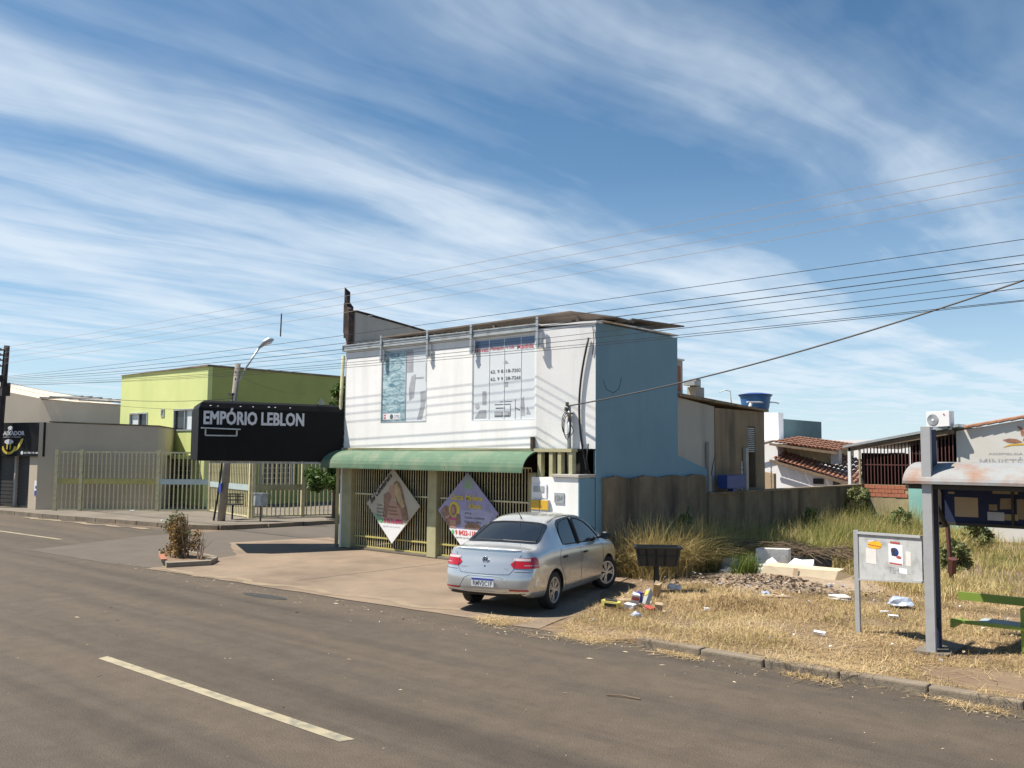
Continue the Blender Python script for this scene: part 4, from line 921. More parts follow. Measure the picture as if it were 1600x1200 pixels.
bm.faces.ensure_lookup_table()
bvh=BVHTree.FromBMesh(bm)
# classify
def cls(f):
    c=f.calc_center_median(); mi=f.material_index; nm=slot[mi]
    if nm in('t_und','t_cut'): return 'underbody'
    if nm=='t_trim': return 'pillar_trim'
    if nm=='t_rgl': return 'rear_window'
    if nm=='t_wgl': return 'windscreen'
    if nm=='t_sgl':
        return ('side_window_' + ('L' if c.y>0 else 'R')+('F' if c.x>1.12 else 'B'))
    if abs(c.y)>.70 and .27<c.z<.97:
        if 1.12<c.x<2.20 and f.normal.x<.6: return 'door_'+('L' if c.y>0 else 'R')+'F'
        if .14<c.x<=1.12: 
            if math.hypot(c.x,c.z-.30)>.40: return 'door_'+('L' if c.y>0 else 'R')+'B'
    return 'body'
groups={}
for f in bm.faces: groups.setdefault(cls(f),[]).append(f)
def sub(faces,off=0):
    vm={};vs=[];fs=[]
    for f in faces:
        idx=[]
        for v_ in f.verts:
            if v_.index not in vm: vm[v_.index]=len(vs); vs.append(v_.co-v_.normal*off)
            idx.append(vm[v_.index])
        fs.append(tuple(idx))
    b=MB(); b.add(vs,fs); return b
bm.verts.index_update(); parts={}
for k,fs in groups.items():
    nm={'body':'body','underbody':'underbody','pillar_trim':'pillar_trim','rear_window':'rear_window','windscreen':'windscreen'}.get(k,'side_window' if 'side' in k else ('door' if 'door' in k else k))
    m_={'body':'car_silver','underbody':'rubber','pillar_trim':'black_trim','door':'car_silver'}.get(nm,'car_glass')
    off=.004 if nm in('rear_window','windscreen','side_window') else 0
    par=CAR
    parts[k]=(nm,m_,sub(fs,off))
cobj={}
for k in sorted(parts,key=lambda s:'window_' in s):
    nm,m_,b=parts[k]; par=CAR
    if 'side_window' in k and 'door_'+k[-2:] in cobj: par=cobj['door_'+k[-2:]]
    o=obj(nm,b,m_,par,local=True,smooth=True); cobj[k]=o
    if nm in('body','door'):
        pass
def hit(o_,d_):
    r=bvh.ray_cast(Vector(o_),Vector(d_).normalized()); return (r[0],r[1]) if r[0] is not None else (None,None)
def side_line(pts,r,name,m,par,sgn=-1,n=5):
    P=[]
    for (x_,z_) in pts:
        h,nn=hit((x_,sgn*1.5,z_),(0,-sgn,0))
        if h is not None: P.append(h+nn*r*.1)
    if len(P)>1: b=MB(); b.tube(P,r,n); return obj(name,b,m,par,local=True,smooth=True)
def rear_line(pts,r,name,m,par):
    P=[]
    for (y_,z_) in pts:
        h,nn=hit((-2,y_,z_),(1,0,0))
        if h is not None: P.append(h+nn*r*.1)
    if len(P)>1: b=MB(); b.tube(P,r,5); return obj(name,b,m,par,local=True,smooth=True)
def lerp_pts(pts,n=10):
    out=[]
    for a_,b_ in zip(pts[:-1],pts[1:]):
        for k in range(n): out.append((a_[0]+(b_[0]-a_[0])*k/n,a_[1]+(b_[1]-a_[1])*k/n))
    return out+[pts[-1]]
for sgn in (-1,1):
    kk='R' if sgn<0 else 'L'; 
    df=cobj.get('door_'+kk+'F',CAR); db=cobj.get('door_'+kk+'B',CAR)
    side_line(lerp_pts([(1.12,.92),(1.12,.30),(2.16,.29),(2.20,.55),(2.20,.90)]),.0035,'shut_line','black_trim',df,sgn)
    side_line(lerp_pts([(1.12,.295),(.50,.30)])+[(.42*math.cos(t_)*1.0,.30+.42*math.sin(t_)) for t_ in [R_(a_) for a_ in range(5,62,6)]]+lerp_pts([(.22,.68),(.20,.80),(.30,.93)]),.0035,'shut_line','black_trim',db,sgn)
    # window surround
    for nm,par,pts in (('window_seal',df,[(1.19,.965),(1.19,1.375),(1.42,1.35),(1.68,1.285),(1.9,1.17),(2.10,1.02),(2.13,.965),(1.19,.965)]),('window_seal',db,[(1.05,.97),(1.05,1.38),(.80,1.375),(.62,1.345),(.50,1.27),(.44,1.15),(.45,.99),(1.05,.97)])):
        side_line(lerp_pts(pts,8),.009,nm,'black_trim',par,sgn)
    side_line(lerp_pts([(1.12,.95),(1.12,1.39)],8),.032,'pillar_trim','black_trim',df,sgn,6)
    # handles
    for par,xh in ((df,1.30),(db,.40)):
        h,nn=hit((xh,sgn*1.5,.79),(0,-sgn,0)); y_=h.y+sgn*.022
        b=MB(); b.tube([(xh-.07,h.y+sgn*.004,.795),(xh-.06,y_,.798),(xh+.06,y_,.80),(xh+.08,h.y+sgn*.004,.80)],[.010,.014,.014,.010],8); b.tube([(xh+.085,h.y,.80),(xh+.10,h.y+sgn*.004,.80)],.014,8); obj('handle',b,'black_trim',par,local=True,smooth=True)
    # mirror
    b=MB(); b.tube([(2.02,sgn*.76,.99),(2.05,sgn*.85,1.0)],.03,6); b.lathe((0,0,0),[(.001,-.075),(.05,-.065),(.095,-.02),(.10,.02),(.07,.065),(.001,.078)],12)
    o=obj('mirror',b,'black_trim',df,local=True,smooth=True)
    v0=12; k_=np.zeros(len(o.data.vertices)*3); o.data.vertices.foreach_get('co',k_); k_=k_.reshape(-1,3); k_[v0:,0]=k_[v0:,0]*.7+2.06; k_[v0:,1]=k_[v0:,1]*1.0+sgn*.93; k_[v0:,2]+=1.02; o.data.vertices.foreach_set('co',k_.ravel()); o.data.update()
    b=MB(); b.box(1.985,1.99,sgn*.93-.07,sgn*.93+.07,.965,1.07); obj('mirror_glass',b,'car_glass',o,local=True)
# trunk, bumper lines
rear_line(lerp_pts([(-.60,.93),(-.52,.80),(-.50,.70),(-.44,.635),(-.2,.625),(.2,.625),(.44,.635),(.50,.70),(.52,.80),(.60,.93)],8),.004,'boot_line','black_trim',CAR)
rear_line(lerp_pts([(-.79,.675),(-.52,.675)],6),.004,'bumper_line','black_trim',CAR); rear_line(lerp_pts([(.52,.675),(.79,.675)],6),.004,'bumper_line','black_trim',CAR)
rear_line(lerp_pts([(-.36,.56),(-.26,.60),(.26,.60),(.36,.56),(.48,.40),(.40,.36),(-.40,.36),(-.48,.40),(-.36,.56)],6),.005,'bumper_recess_line','gutter_grey',CAR)
rear_line(lerp_pts([(-.70,.345),(0,.315),(.70,.345)],8),.006,'bumper_lower_line','black_trim',CAR)
# lip on boot edge
def rear_patch(y0,y1,zf0,zf1,m_,name,par,ny=14,nz=6,off=.006):
    """conforming patch on rear corner: y from y0..y1 given as arc angle when beyond .62"""
    vs=[];ok=True
    for a_ in range(ny+1):
        t_=a_/ny
        for c_ in range(nz+1):
            s_=y0+(y1-y0)*t_; zz=zf0(t_)+(zf1(t_)-zf0(t_))*c_/nz
            sg=1 if s_>0 else -1; s2=abs(s_)
            if s2<=.66: o_=(-2,sg*s2,zz); d_=(1,0,0)
            else:
                an_=min(1.45,(s2-.66)/.18); o_=(-.60-1.5*math.cos(an_),sg*(.66+1.5*math.sin(an_)),zz); d_=(math.cos(an_),-sg*math.sin(an_),0)
            h,nn=hit(o_,d_)
            if h is None: return None
            vs.append(h+nn*off)
    fs=[(i*(nz+1)+k,(i+1)*(nz+1)+k,(i+1)*(nz+1)+k+1,i*(nz+1)+k+1) for i in range(ny) for k in range(nz)]
    # rim
    b=MB(); b.add(vs,fs); 
    return obj(name,b,m_,par,local=True,smooth=True)
for sg in (-1,1):
    z0=lambda t_:.725-.0*t_+ (.05*(1-t_/.12) if t_<.12 else 0); z1=lambda t_:.868+.03*t_-(.075*(1-t_/.22) if t_<.22 else 0)-(.06*max(0,(t_-.8)/.2)**2)
    tl=rear_patch(sg*.45,sg*.93,z0,z1,'lamp_red','taillight',CAR,22,6,.009)
    if tl: 
        rear_patch(sg*.49,sg*.74,lambda t_:.835,lambda t_:.873,'lamp_clear','lamp_window',tl,8,3,.012)
        rear_patch(sg*.503,sg*.512,z0,z1,'black_trim','lamp_gap',tl,2,5,.0125)
        rear_patch(sg*.66,sg*.90,lambda t_:.765,lambda t_:.772,'lamp_clear','lamp_rib',tl,8,2,.012)
    rear_patch(sg*.45,sg*.72,lambda t_:.385,lambda t_:.408,'lamp_red','reflector',CAR,8,2,.006)
rear_patch(-.58,.58,lambda t_:.985,lambda t_:.998,'car_silver','boot_lip',CAR,20,2,.012)
h,nn=hit((-2,0,.50),(1,0,0)); xr=h.x-.012
pl_=MB(); pl_.box(xr-.006,xr+.004,-.20,.20,.435,.565); P_=obj('number_plate',pl_,'plastic_white',CAR,local=True)
pl_=MB(); pl_.box(xr-.009,xr-.0065,-.198,.198,.535,.563); obj('plate_band',pl_,'print_blue',P_,local=True)
tx=text('lettering','RMV2C1F',(0,0,0),(0,-1,0),V,-.175,.447,.35,.075,'film_line',P_,0,.02); tx.location=(xr-.0085,0,0)
h,nn=hit((-2,0,.83),(1,0,0)); b=MB(); xe=h.x-.012
b.tube([(xe,.052*math.cos(t_),.835+.052*math.sin(t_)) for t_ in [2*math.pi*k/24 for k in range(25)]],.007,6,False)
b.lathe((0,0,0),[(.001,0),(.001,.0001)],4)
EM=obj('emblem',b,'chrome',CAR,local=True,smooth=True)
b=MB(); b.tube([(xe+.006,.046*math.cos(t_),.835+.046*math.sin(t_)) for t_ in [0,.001]],.002,4)
b=MB(); n=20; b.add([(xe+.006,.05*math.cos(2*math.pi*k/n),.835+.05*math.sin(2*math.pi*k/n)) for k in range(n)],[tuple(range(n))]); obj('emblem_disc',b,'mark_blue',EM,local=True)
b=MB()
for a_,c_ in (((.022,.878),(0,.842)),((0,.842),(-.022,.878)),((.042,.862),(.02,.795)),((.02,.795),(0,.828)),((0,.828),(-.02,.795)),((-.02,.795),(-.042,.862))): b.tube([(xe,a_[0],a_[1]),(xe,c_[0],c_[1])],.005,5)
obj('emblem_letters',b,'chrome',EM,local=True)
tx=text('lettering','VOYAGE',(0,0,0),(0,-1,0),V,-.47,.705,.17,.022,'chrome',CAR,0,.02); h,nn=hit((-2,.38,.71),(1,0,0)); tx.location=Vector((h.x-.006,0,0)); 
tx=text('lettering','1.6',(0,0,0),(0,-1,0),V,.36,.705,.06,.022,'chrome',CAR,0,.02); h,nn=hit((-2,-.38,.71),(1,0,0)); tx.location=Vector((h.x-.006,0,0))
b=MB(); h,nn=hit((-2,0,.745),(1,0,0)); b.tube([(h.x-.002,0,.745),(h.x-.008,0,.745)],.012,8); obj('boot_lock',b,'black_trim',CAR,local=True)
h,nn=hit((.36,0,2),(0,0,-1)); b=MB(); b.tube([h,(h.x-.03,0,h.z+.03),(h.x-.19,0,h.z+.17)],[.016,.008,.004],6); obj('aerial',b,'black_trim',CAR,local=True,smooth=True)
# third brake light, wiper-less rear, roof strips
for sg in (-1,1):
    P=[]
    for k in range(14):
        x_=.30+1.35*k/13; h,nn=hit((x_,sg*.525,2.2),(0,0,-1)); P.append(h+Vector((0,0,-.001)))
    b=MB(); b.tube(P,.007,5); obj('roof_strip',b,'black_trim',CAR,local=True)
# rear window seal
P=[]
for (y_,x_) in [(.0,-.30),(.35,-.30),(.60,-.29),(.58,-.15),(.53,.05),(.49,.17),(.3,.19),(0,.20),(-.3,.19),(-.49,.17),(-.53,.05),(-.58,-.15),(-.60,-.29),(-.35,-.30),(0,-.30)]:
    h,nn=hit((x_,y_,2.2),(0,0,-1)); P.append(h)
b=MB(); b.tube(P,.008,5); obj('window_seal',b,'black_trim',CAR,local=True)
# wheels
def tyre_mb():
    b=MB(); n=36; prof=[(.17,-.085),(.205,-.095),(.275,-.098),(.296,-.085),(.302,-.05),(.304,0),(.302,.05),(.296,.085),(.275,.098),(.205,.095),(.19,.08)]
    vs=[(r*math.cos(2*math.pi*k/n),y_,r*math.sin(2*math.pi*k/n)) for r,y_ in prof for k in range(n)]
    b.add(vs,[(i*n+k,(i+1)*n+k,(i+1)*n+(k+1)%n,i*n+(k+1)%n) for i in range(len(prof)-1) for k in range(n)]); return b
def rim_mb():   # outer face at y=-.09
    b=MB(); n=36; prof=[(.208,-.097),(.190,-.098),(.182,-.09),(.180,-.03)]
    vs=[(r*math.cos(2*math.pi*k/n),y_,r*math.sin(2*math.pi*k/n)) for r,y_ in prof for k in range(n)]
    b.add(vs,[(i*n+k,(i+1)*n+k,(i+1)*n+(k+1)%n,i*n+(k+1)%n) for i in range(3) for k in range(n)])
    for k in range(6):
        for da in (-.24,-.09,.09,.24):
            t_=2*math.pi*k/7+da; t0=2*math.pi*k/7+da*.35
            b.bar((.035*math.cos(t0),-.080,.035*math.sin(t0)),(.197*math.cos(t_),-.086,.197*math.sin(t_)),.013,.014,up=(0,1,0))
    n=16; b.add([(.045*math.cos(2*math.pi*k/n),-.094,.045*math.sin(2*math.pi*k/n)) for k in range(n)]+[(.05*math.cos(2*math.pi*k/n),-.075,.05*math.sin(2*math.pi*k/n)) for k in range(n)],[tuple(range(n))]+[(k,k+n,(k+1)%n+n,(k+1)%n) for k in range(n)])
    return b
def disc_mb():
    b=MB(); n=24; b.add([(.19*math.cos(2*math.pi*k/n),-.045,.19*math.sin(2*math.pi*k/n)) for k in range(n)],[tuple(range(n))]); return b
tm=tyre_mb().mesh('tyre','rubber'); tm.polygons.foreach_set('use_smooth',[True]*len(tm.polygons)); rm=rim_mb().mesh('rim','alloy'); dm_=disc_mb().mesh('brake_disc','shutter_dark')
for cx,sgn,st_ in ((0,-1,0),(0,1,0),(2.465,-1,-22),(2.465,1,-22)):
    o=bpy.data.objects.new('wheel',tm); COL.objects.link(o); o.parent=CAR; o.location=(cx,sgn*.715,.302); o.rotation_euler=(0,0,R_(st_)+(math.pi if sgn>0 else 0))
    for nm,mm in (('rim',rm),('brake_disc',dm_)):
        c=bpy.data.objects.new(nm,mm); COL.objects.link(c); c.parent=o
bm.free()
for m_ in TM.values(): bpy.data.materials.remove(m_)
# ---------------- lot boundary wall and buildings on the right ----------------
LW=thing('lot_wall','long stained concrete boundary wall running back from the blue side wall','wall',(-10.72,21,0))
b=MB(); 
n=26; ys=[15.0+4.1*i/n for i in range(n+1)]
for i in range(n):
    h0=1.92+.02*math.sin(i*.9)+random.uniform(-.012,.012); b.box(-10.748,-10.66,ys[i],ys[i+1]-.0005,.0,h0)
obj('rough_render',b,'fence_wall',LW)
b=MB(); b.box(-10.745,-10.60,19.102,28.78,0,1.47); obj('wall',b,'fence_wall',LW)
b=MB(); b.box(-10.76,-10.56,19.102,28.80,1.473,1.52); obj('coping',b,'bare_concrete',LW)
CB=thing('concrete_house','two tone house with grey render and bare streaked concrete behind the lot wall','house',(-13,20,0))
b=MB(); b.prism([(-16,18.0),(-10.82,18.0),(-10.82,19.78),(-16,19.78)],.02,[3.72,3.72,3.57,3.57]); obj('wall',b,'grey_render',CB,label='grey rendered wall')
b=MB(); b.holes((-10.80,19.782,.02),(0,1,0),(0,0,1),2.65,3.52,.2,[(1.70,2.12,1.55,3.12)]); b.box(-16,-11.0,22.3,22.43,.02,3.5); obj('wall',b,'bare_concrete',CB,label='bare streaked concrete wall')
b=MB(); b.box(-11.2,-11.15,20.5,22.2,.02,3.4); obj('inner_wall',b,'dark_inside',CB)
b=MB(); b.prism([(-16.1,17.98),(-10.70,17.98),(-10.70,22.5),(-16.1,22.5)],[3.73,3.73,3.545,3.545],[3.80,3.80,3.60,3.60]); obj('roof_slab',b,'bare_concrete',CB)
f=MB(); 
for k in range(13): f.box(-10.85,-10.81,21.50,21.88,2.48+k*.05,2.505+k*.05)
obj('louvre',f,'gutter_grey',CB,kind='stuff')
b=MB(); b.box(-10.78,-10.70,21.18,21.32,1.5,2.58); obj('pilaster',b,'grey_render',CB); b=MB(); b.box(-10.80,-10.72,19.33,19.45,1.52,2.70); obj('pilaster',b,'grey_render',CB)
b=MB()
for k in range(4): b.lathe((-10.70,20.95,1.7+k*.12),[(.01,0),(.03,.02),(.01,.05)],6); b.lathe((-10.70,22.6,1.7+k*.12),[(.01,0),(.03,.02),(.01,.05)],6)
b.box(-10.71,-10.69,20.945,20.955,1.5,2.25); b.box(-10.71,-10.69,22.595,22.605,1.5,2.25); obj('fence_insulator',b,'print_white',CB,kind='stuff')
b=MB(); b.tube([(-10.72,19.42,1.9),(-10.68,19.45,2.2),(-10.7,19.6,2.4)],.01,5); obj('cable',b,'wire_black',CB)
b=MB(); b.box(-11.1,-10.90,18.0,18.44,3.801,4.58); dm=obj('dormer',b,'grey_render',CB); b=MB(); b.box(-10.898,-10.885,18.05,18.33,3.86,4.45); obj('dormer_opening',b,'brick_red',dm)
b=MB(); b.box(-11.15,-10.87,17.98,18.48,4.582,4.62); obj('dormer_cap',b,'white_plain',dm)
b=MB(); b.box(-11.2,-10.95,19.15,19.53,3.70,4.02); b.box(-11.15,-10.98,19.2,19.42,4.021,4.22); ch=obj('chimney',b,'grey_render',CB); b=MB(); b.box(-11.2,-10.90,18.98,19.25,4.05,4.16); obj('vent_box',b,'gutter_grey',ch)
TC=(-11.02,22.38,3.61)
TEY=50.6
TK=thing('water_tank','round blue plastic water tank with a lid on the concrete roof','water tank',(-11.4,22.1,3.6))
b=MB(); b.lathe(TC,[(.34,0),(.36,.08),(.385,.26),(.40,.34),(.42,.345),(.42,.37)],28); obj('tank',b,'tank_blue',TK,smooth=False)
b=MB(); b.lathe((TC[0],TC[1],TC[2]+.372),[(.44,0),(.45,.02),(.40,.035),(.2,.07),(.08,.075)],28); obj('lid',b,'box_blue',TK)
b=MB(); b.tube([(-10.72,21.3,3.75),(-10.72,22.9,3.82),(-10.7,23.1,3.8)],.02,6); b.tube([(-10.75,21.5,3.62),(-10.75,21.6,3.75)],.04,6); obj('pipe',b,'print_white',TK)
AN=thing('roof_antenna','thin bent aerial rod on the concrete roof left of the blue tank','antenna',(-10.9,20.8,3.6)); b=MB(); b.tube([(-10.9,20.8,3.66),(-10.9,20.75,4.0),(-10.9,20.5,4.02),(-10.9,20.2,3.95)],.014,5); b.tube([(-10.9,20.85,3.66),(-10.9,20.77,3.9)],.008,5); obj('rod',b,'print_white',AN)
b=MB(); b.box(-10.60,-10.35,19.52,20.45,1.60,1.92); b.box(-10.55,-10.40,19.9,20.1,1.522,1.60); single('blue_crate',b,'box_blue','dark blue box standing on the lot wall before the bare concrete','box',bevel=.01)
# far white and teal building
TE=thing('teal_building','far white and teal flat roofed building behind the red tiled house','building',(-20,45,0))
b=MB(); b.box(-23,-20.87,45,45.6,0,4.65); obj('white_wall',b,'white_plain',TE)
b=MB(); b.box(-23,-20.868,45.601,TEY,0,4.33); obj('teal_wall',b,'teal_wall',TE)
LB_=thing('long_white_building','long low white building far behind the red tiled house','building',(-12,46,0))
b=MB(); b.box(-26,-2,43.4,47,0,3.18); obj('wall',b,'white_plain',LB_)
# red tiled house
RH=thing('tiled_house','white house with red clay tiled roofs between the concrete house and the carport','house',(-14,33,0))
b=MB(); b.prism([(-17,33),(-15.35,33),(-15.35,37),(-17,37)],0,[2.62,2.85,2.85,2.62]); b.prism([(-15.349,33.0),(-12.6,33.0),(-12.6,37),(-15.349,37)],0,[2.15,1.45,1.45,2.15]); obj('wall',b,'white_plain',RH)
b=MB(); b.box(-15.3,-13.55,33.6,36,2.1,2.72); obj('upper_wall',b,'plaster_tan',RH)
def tiles(name,p0,u_,v_,nu,nv,par,mat_='clay_tile'):
    """rows of half round tiles, p0 corner, u along eave, v up the slope (full vectors)"""
    u_=Vector(u_);v_=Vector(v_);p0=Vector(p0); n_=u_.cross(v_).normalized(); b=MB()
    if n_.z<0: n_=-n_
    for i in range(nu):
        for j in range(nv):
            a=p0+u_*(i/nu)+v_*(j/nv); w_=u_/nu; h_=v_*(1.12/nv); lift=n_*(.02+.02*random.random())
            pr_=[a,a+w_*.25+n_*.055,a+w_*.5+n_*.075,a+w_*.75+n_*.055,a+w_]
            top=[q+h_*1+ (-n_*.015) for q in pr_]; pr_=[q+lift for q in pr_]
            b.add(pr_+top,[(k,k+1,k+6,k+5) for k in range(4)])
    return obj(name,b,mat_,par,kind='stuff')
tiles('roof_tiles',(-15.5,32.75,2.88),(2.55,0,-.33),(0,2.5,.25),16,5,RH)
tiles('roof_tiles',(-15.5,32.75,2.25),(3.2,0,-.88),(0,2.0,.72),20,6,RH)
b=MB(); b.bar((-15.55,32.72,2.83),(-12.9,32.72,2.49),.05,.09); b.bar((-15.55,32.72,2.20),(-12.3,32.72,1.33),.05,.10); b.bar((-17.1,32.72,2.52),(-15.45,32.72,2.93),.05,.08); obj('fascia',b,'old_plank',RH)
b=MB(); b.box(-13.4,-13.1,33.3,33.6,2.1,2.62); obj('roof_vent',b,'gutter_grey',RH)
b=MB(); b.box(-13.95,-13.55,32.96,32.99,1.35,1.55); obj('window',b,'glass_dark',RH); b=MB(); b.box(-13.2,-12.95,32.96,32.99,1.3,1.5); obj('window',b,'glass_dark',RH)
b=MB(); b.prism([(-15.7,30.5),(-14.35,30.5),(-14.35,30.7),(-15.7,30.7)],0,[1.95,1.75,1.75,1.95]); single('brown_partition',b,'cardboard','plain brown panel standing behind the lot wall under the tiled house','panel')
b=MB(); 
b.prism([(-15.0,28.4),(-13.9,28.4),(-13.9,28.6),(-15.0,28.6)],[2.25,1.9,1.9,2.25],[2.32,1.97,1.97,2.32]); single('lean_to_roof',b,'bare_concrete','small dark sloping lean-to roof beside the concrete house','roof')
b=MB(); b.add([(-60,75,0),(-20,75,6.2),(0,75,4.4),(30,75,2),(30,95,0),(-60,95,0),(-20,95,7.2),(0,95,5)],[(0,1,6,5),(1,2,7,6),(2,3,4,7)]); 
hm=MB(); 
vs=[];fs=[]; nx_=40;
for j in range(6):
    for i in range(nx_+1):
        xx=-90+150*i/nx_; yy_=75+j*16; zz=(3.5+1.5*math.sin(i*.35)+.8*math.sin(i*.9))*math.sin(math.pi*j/5)-.1
        vs.append((xx,yy_,max(zz,-.1)))
for j in range(5):
    for i in range(nx_): fs.append((j*(nx_+1)+i,j*(nx_+1)+i+1,(j+1)*(nx_+1)+i+1,(j+1)*(nx_+1)+i))
hm.add(vs,fs); struct('hills',hm,'leaf_olive',smooth=True)
# rear boundary wall
BW=thing('rear_wall','low rear boundary wall of red brick, tan plaster and flaking turquoise paint','wall',(-6,28.8,0))
b=MB(); b.box(-10.6,-9.2,28.85,28.97,0,1.13); obj('plaster_wall',b,'plaster_tan',BW)
b=MB(); b.box(-10.6,-9.2,28.852,28.95,1.13,1.52); obj('mortar',b,'plaster_tan',BW)
bk_=MB(); bk_.box(0,.185,0,.1,0,.11); bkm=bk_.mesh('brick','clay_brick')
for r_ in range(3):
    for k in range(8 if r_%2 else 7):
        xx=-10.60+.195*k+(0 if r_%2==0 else -.09)
        if xx<-10.6: xx=-10.6
        if xx+.185>-9.19: continue
        o=bpy.data.objects.new('brick',bkm); COL.objects.link(o); o.parent=BW; o.location=(xx+6,28.835-28.8+random.uniform(-.006,.006),1.145+r_*.125)
b=MB(); b.box(-9.198,-7.0,28.8,28.97,0,1.46); obj('turquoise_wall',b,'turquoise',BW); b=MB(); b.box(-6.998,8,28.8,28.97,0,1.44); obj('white_wall',b,'church_white',BW,label='white painted length of wall')
CP=thing('barred_carport','dark barred enclosure under a sloping sheet roof beside the white gable','carport',(-9,29,0))
b=MB(); b.add([(-11.15,28.7,2.66),(-7.72,28.7,3.29),(-7.72,34,3.29),(-11.15,34,2.66),(-11.15,28.7,2.73),(-7.72,28.7,3.37),(-7.72,34,3.37),(-11.15,34,2.73)],[(3,2,1,0),(4,5,6,7),(0,1,5,4),(1,2,6,5),(2,3,7,6),(3,0,4,7)]); obj('roof',b,'gutter_grey',CP)
b=MB(); b.bar((-11.0,28.78,2.60),(-7.86,28.78,3.14),.06,.12); obj('beam',b,'old_plank',CP)
b=MB(); b.box(-11.02,-10.93,28.75,28.83,0,2.66); obj('post',b,'print_white',CP); b=MB(); b.box(-10.68,-10.63,28.76,28.82,0,2.64); obj('post',b,'plaster_tan',CP)
br=MB(); br.box(-.014,.014,-.014,.014,0,1); brm=br.mesh('bar','maroon_metal')
for k in range(26):
    xx=-10.55+k*.105; zt=2.56+(xx+11)*.18; o=bpy.data.objects.new('bar',brm); COL.objects.link(o); o.parent=CP; o.location=(xx+9,-.12,1.53); o.scale=(1,1,zt-1.53)
b=MB(); b.box(-10.6,-7.88,28.865,28.885,2.12,2.15); obj('rail',b,'maroon_metal',CP)
b=MB(); b.box(-10.6,-7.7,33.5,33.6,0,3.2); b.box(-10.75,-10.65,29.2,33.5,0,2.5); obj('inner_wall',b,'dark_inside',CP)
b=MB(); b.box(-10.3,-10.15,33.3,33.4,1.9,2.1); b.box(-9.8,-9.65,33.3,33.4,1.9,2.1); b.box(-9.3,-9.15,33.3,33.4,1.9,2.1); obj('pale_block',b,'grey_render',CP)
b=MB(); b.box(-10.5,-10.0,31,31.06,2.48,2.52); b.box(-9.7,-9.4,31,31.06,2.48,2.52); obj('tube_lamp',b,'print_white',CP)
CH=thing('gabled_hall','white rendered gable wall with a red tile verge and a leaf emblem','hall',(-3,29.2,0))
b=MB(); b.prism([(-7.86,29.0),(4,29.0),(4,38),(-7.86,38)],0,[3.16,5.2,5.2,3.16]); obj('gable_wall',b,'church_white',CH)
g0=Vector((-7.6,28.93,3.27));g1=Vector((4,28.93,5.28))
for i in range(38):
    b=MB(); p=g0.lerp(g1,i/38);q_=g0.lerp(g1,(i+1.12)/38); b.tube([p,q_+Vector((0,0,.015))],[.06,.05],7); obj('ridge_tile',b,'clay_tile',CH)
Oc=(0,29.0,0)
def pc(polys,m): return flat('emblem',polys,Oc,U,V,m,CH,.006)
pc([[(-6.62,2.90),(-6.45,2.94),(-6.25,2.92),(-6.10,2.84),(-6.3,2.80),(-6.48,2.82)],[(-6.10,2.88),(-6.02,3.05),(-5.88,3.18),(-5.84,3.05),(-5.92,2.92),(-6.03,2.85)],[(-6.24,3.30),(-6.12,3.27),(-6.05,3.12),(-6.08,3.0),(-6.13,3.02),(-6.15,3.15)]],'clay_tile')
pc([[(-6.62,2.68),(-6.45,2.77),(-6.15,2.80),(-5.9,2.78),(-5.7,2.95),(-5.85,2.74),(-6.1,2.75),(-6.4,2.73)]],'meter_yellow')
text('lettering','ASSEMBLEIA DE DEUS',Oc,U,V,-7.0,2.47,1.6,.06,'gutter_grey',CH,.006)
text('lettering','MINISTÉRIO',Oc,U,V,-7.24,2.15,1.65,.26,'film_grey',CH,.006)
AC=thing('air_conditioner','white outdoor air conditioner unit on the carport roof','air conditioner',(-8.2,28.8,3.3))
AC.location=(0,0,0)
Ua=Vector((.97,-.24,0)); 
b=MB(); b.prism([(-8.62,28.75),(-7.93,28.62),(-7.87,28.9),(-8.56,29.03)],[3.27,3.30,3.30,3.27],[3.74,3.76,3.76,3.74]); obj('casing',b,'print_white',AC,bevel=.01)
fu=Vector((.69,-.13,0)).normalized(); 
fn=[];c_=Vector((-8.42,28.709,3.50))
flat('fan_grille',[ell(0,0,.17,.17,24)],c_,fu,V,'film_grey',AC,.008); flat('fan_hub',[ell(0,0,.04,.04,14)],c_,fu,V,'print_white',AC,.014)
flat('logo_dot',[ell(.34,.16,.025,.025,12)],c_,fu,V,'banner_pink',AC,.012)
b=MB(); 
for k in range(1,5): b.tube([c_+fu*(.035*k+.02)*math.cos(t_)+Vector((0,0,1))*(.035*k+.02)*math.sin(t_)+Vector((-.18,-.98,0))*.012 for t_ in [2*math.pi*i/20 for i in range(21)]],.004,4,False)
obj('fan_guard',b,'gutter_grey',AC,kind='stuff')
b=MB(); b.box(-8.55,-8.5,28.75,29.0,3.1,3.28); b.box(-8.0,-7.95,28.7,28.9,3.2,3.3); obj('foot',b,'gutter_grey',AC,kind='stuff')

# ---------------- bus shelter ----------------
SHT=thing('bus_shelter','rusty grey curved roof bus shelter with tall blue fin post at the right edge','bus shelter',(-3.0,12.3,.02))
b=MB(); b.prism([(-3.61,11.80),(-3.50,11.80),(-3.50,11.86),(-3.61,11.86)],.0,2.77); obj('post',b,'post_grey',SHT,label='pale grey front flange of the post')
b=MB(); b.box(-3.605,-3.53,11.862,12.16,.42,2.74); b.prism([(-3.60,11.865),(-3.53,11.865),(-3.53,11.95),(-3.60,11.95)],.0,.419); b.prism([(-3.60,12.05),(-3.53,12.05),(-3.53,12.16),(-3.60,12.16)],.0,.419); obj('fin',b,'shelter_blue',SHT)
b=MB(); b.prism([(-3.60,12.162),(-3.53,12.162),(-3.53,12.18),(-3.60,12.18)],.0,2.6); obj('post',b,'post_grey',SHT,label='rear flange of the post')
b=MB(); b.box(-3.75,-3.35,11.75,12.55,.012,.035); obj('base_plate',b,'concrete_walk',SHT)
b=MB(); NR_=10; pr_=[]
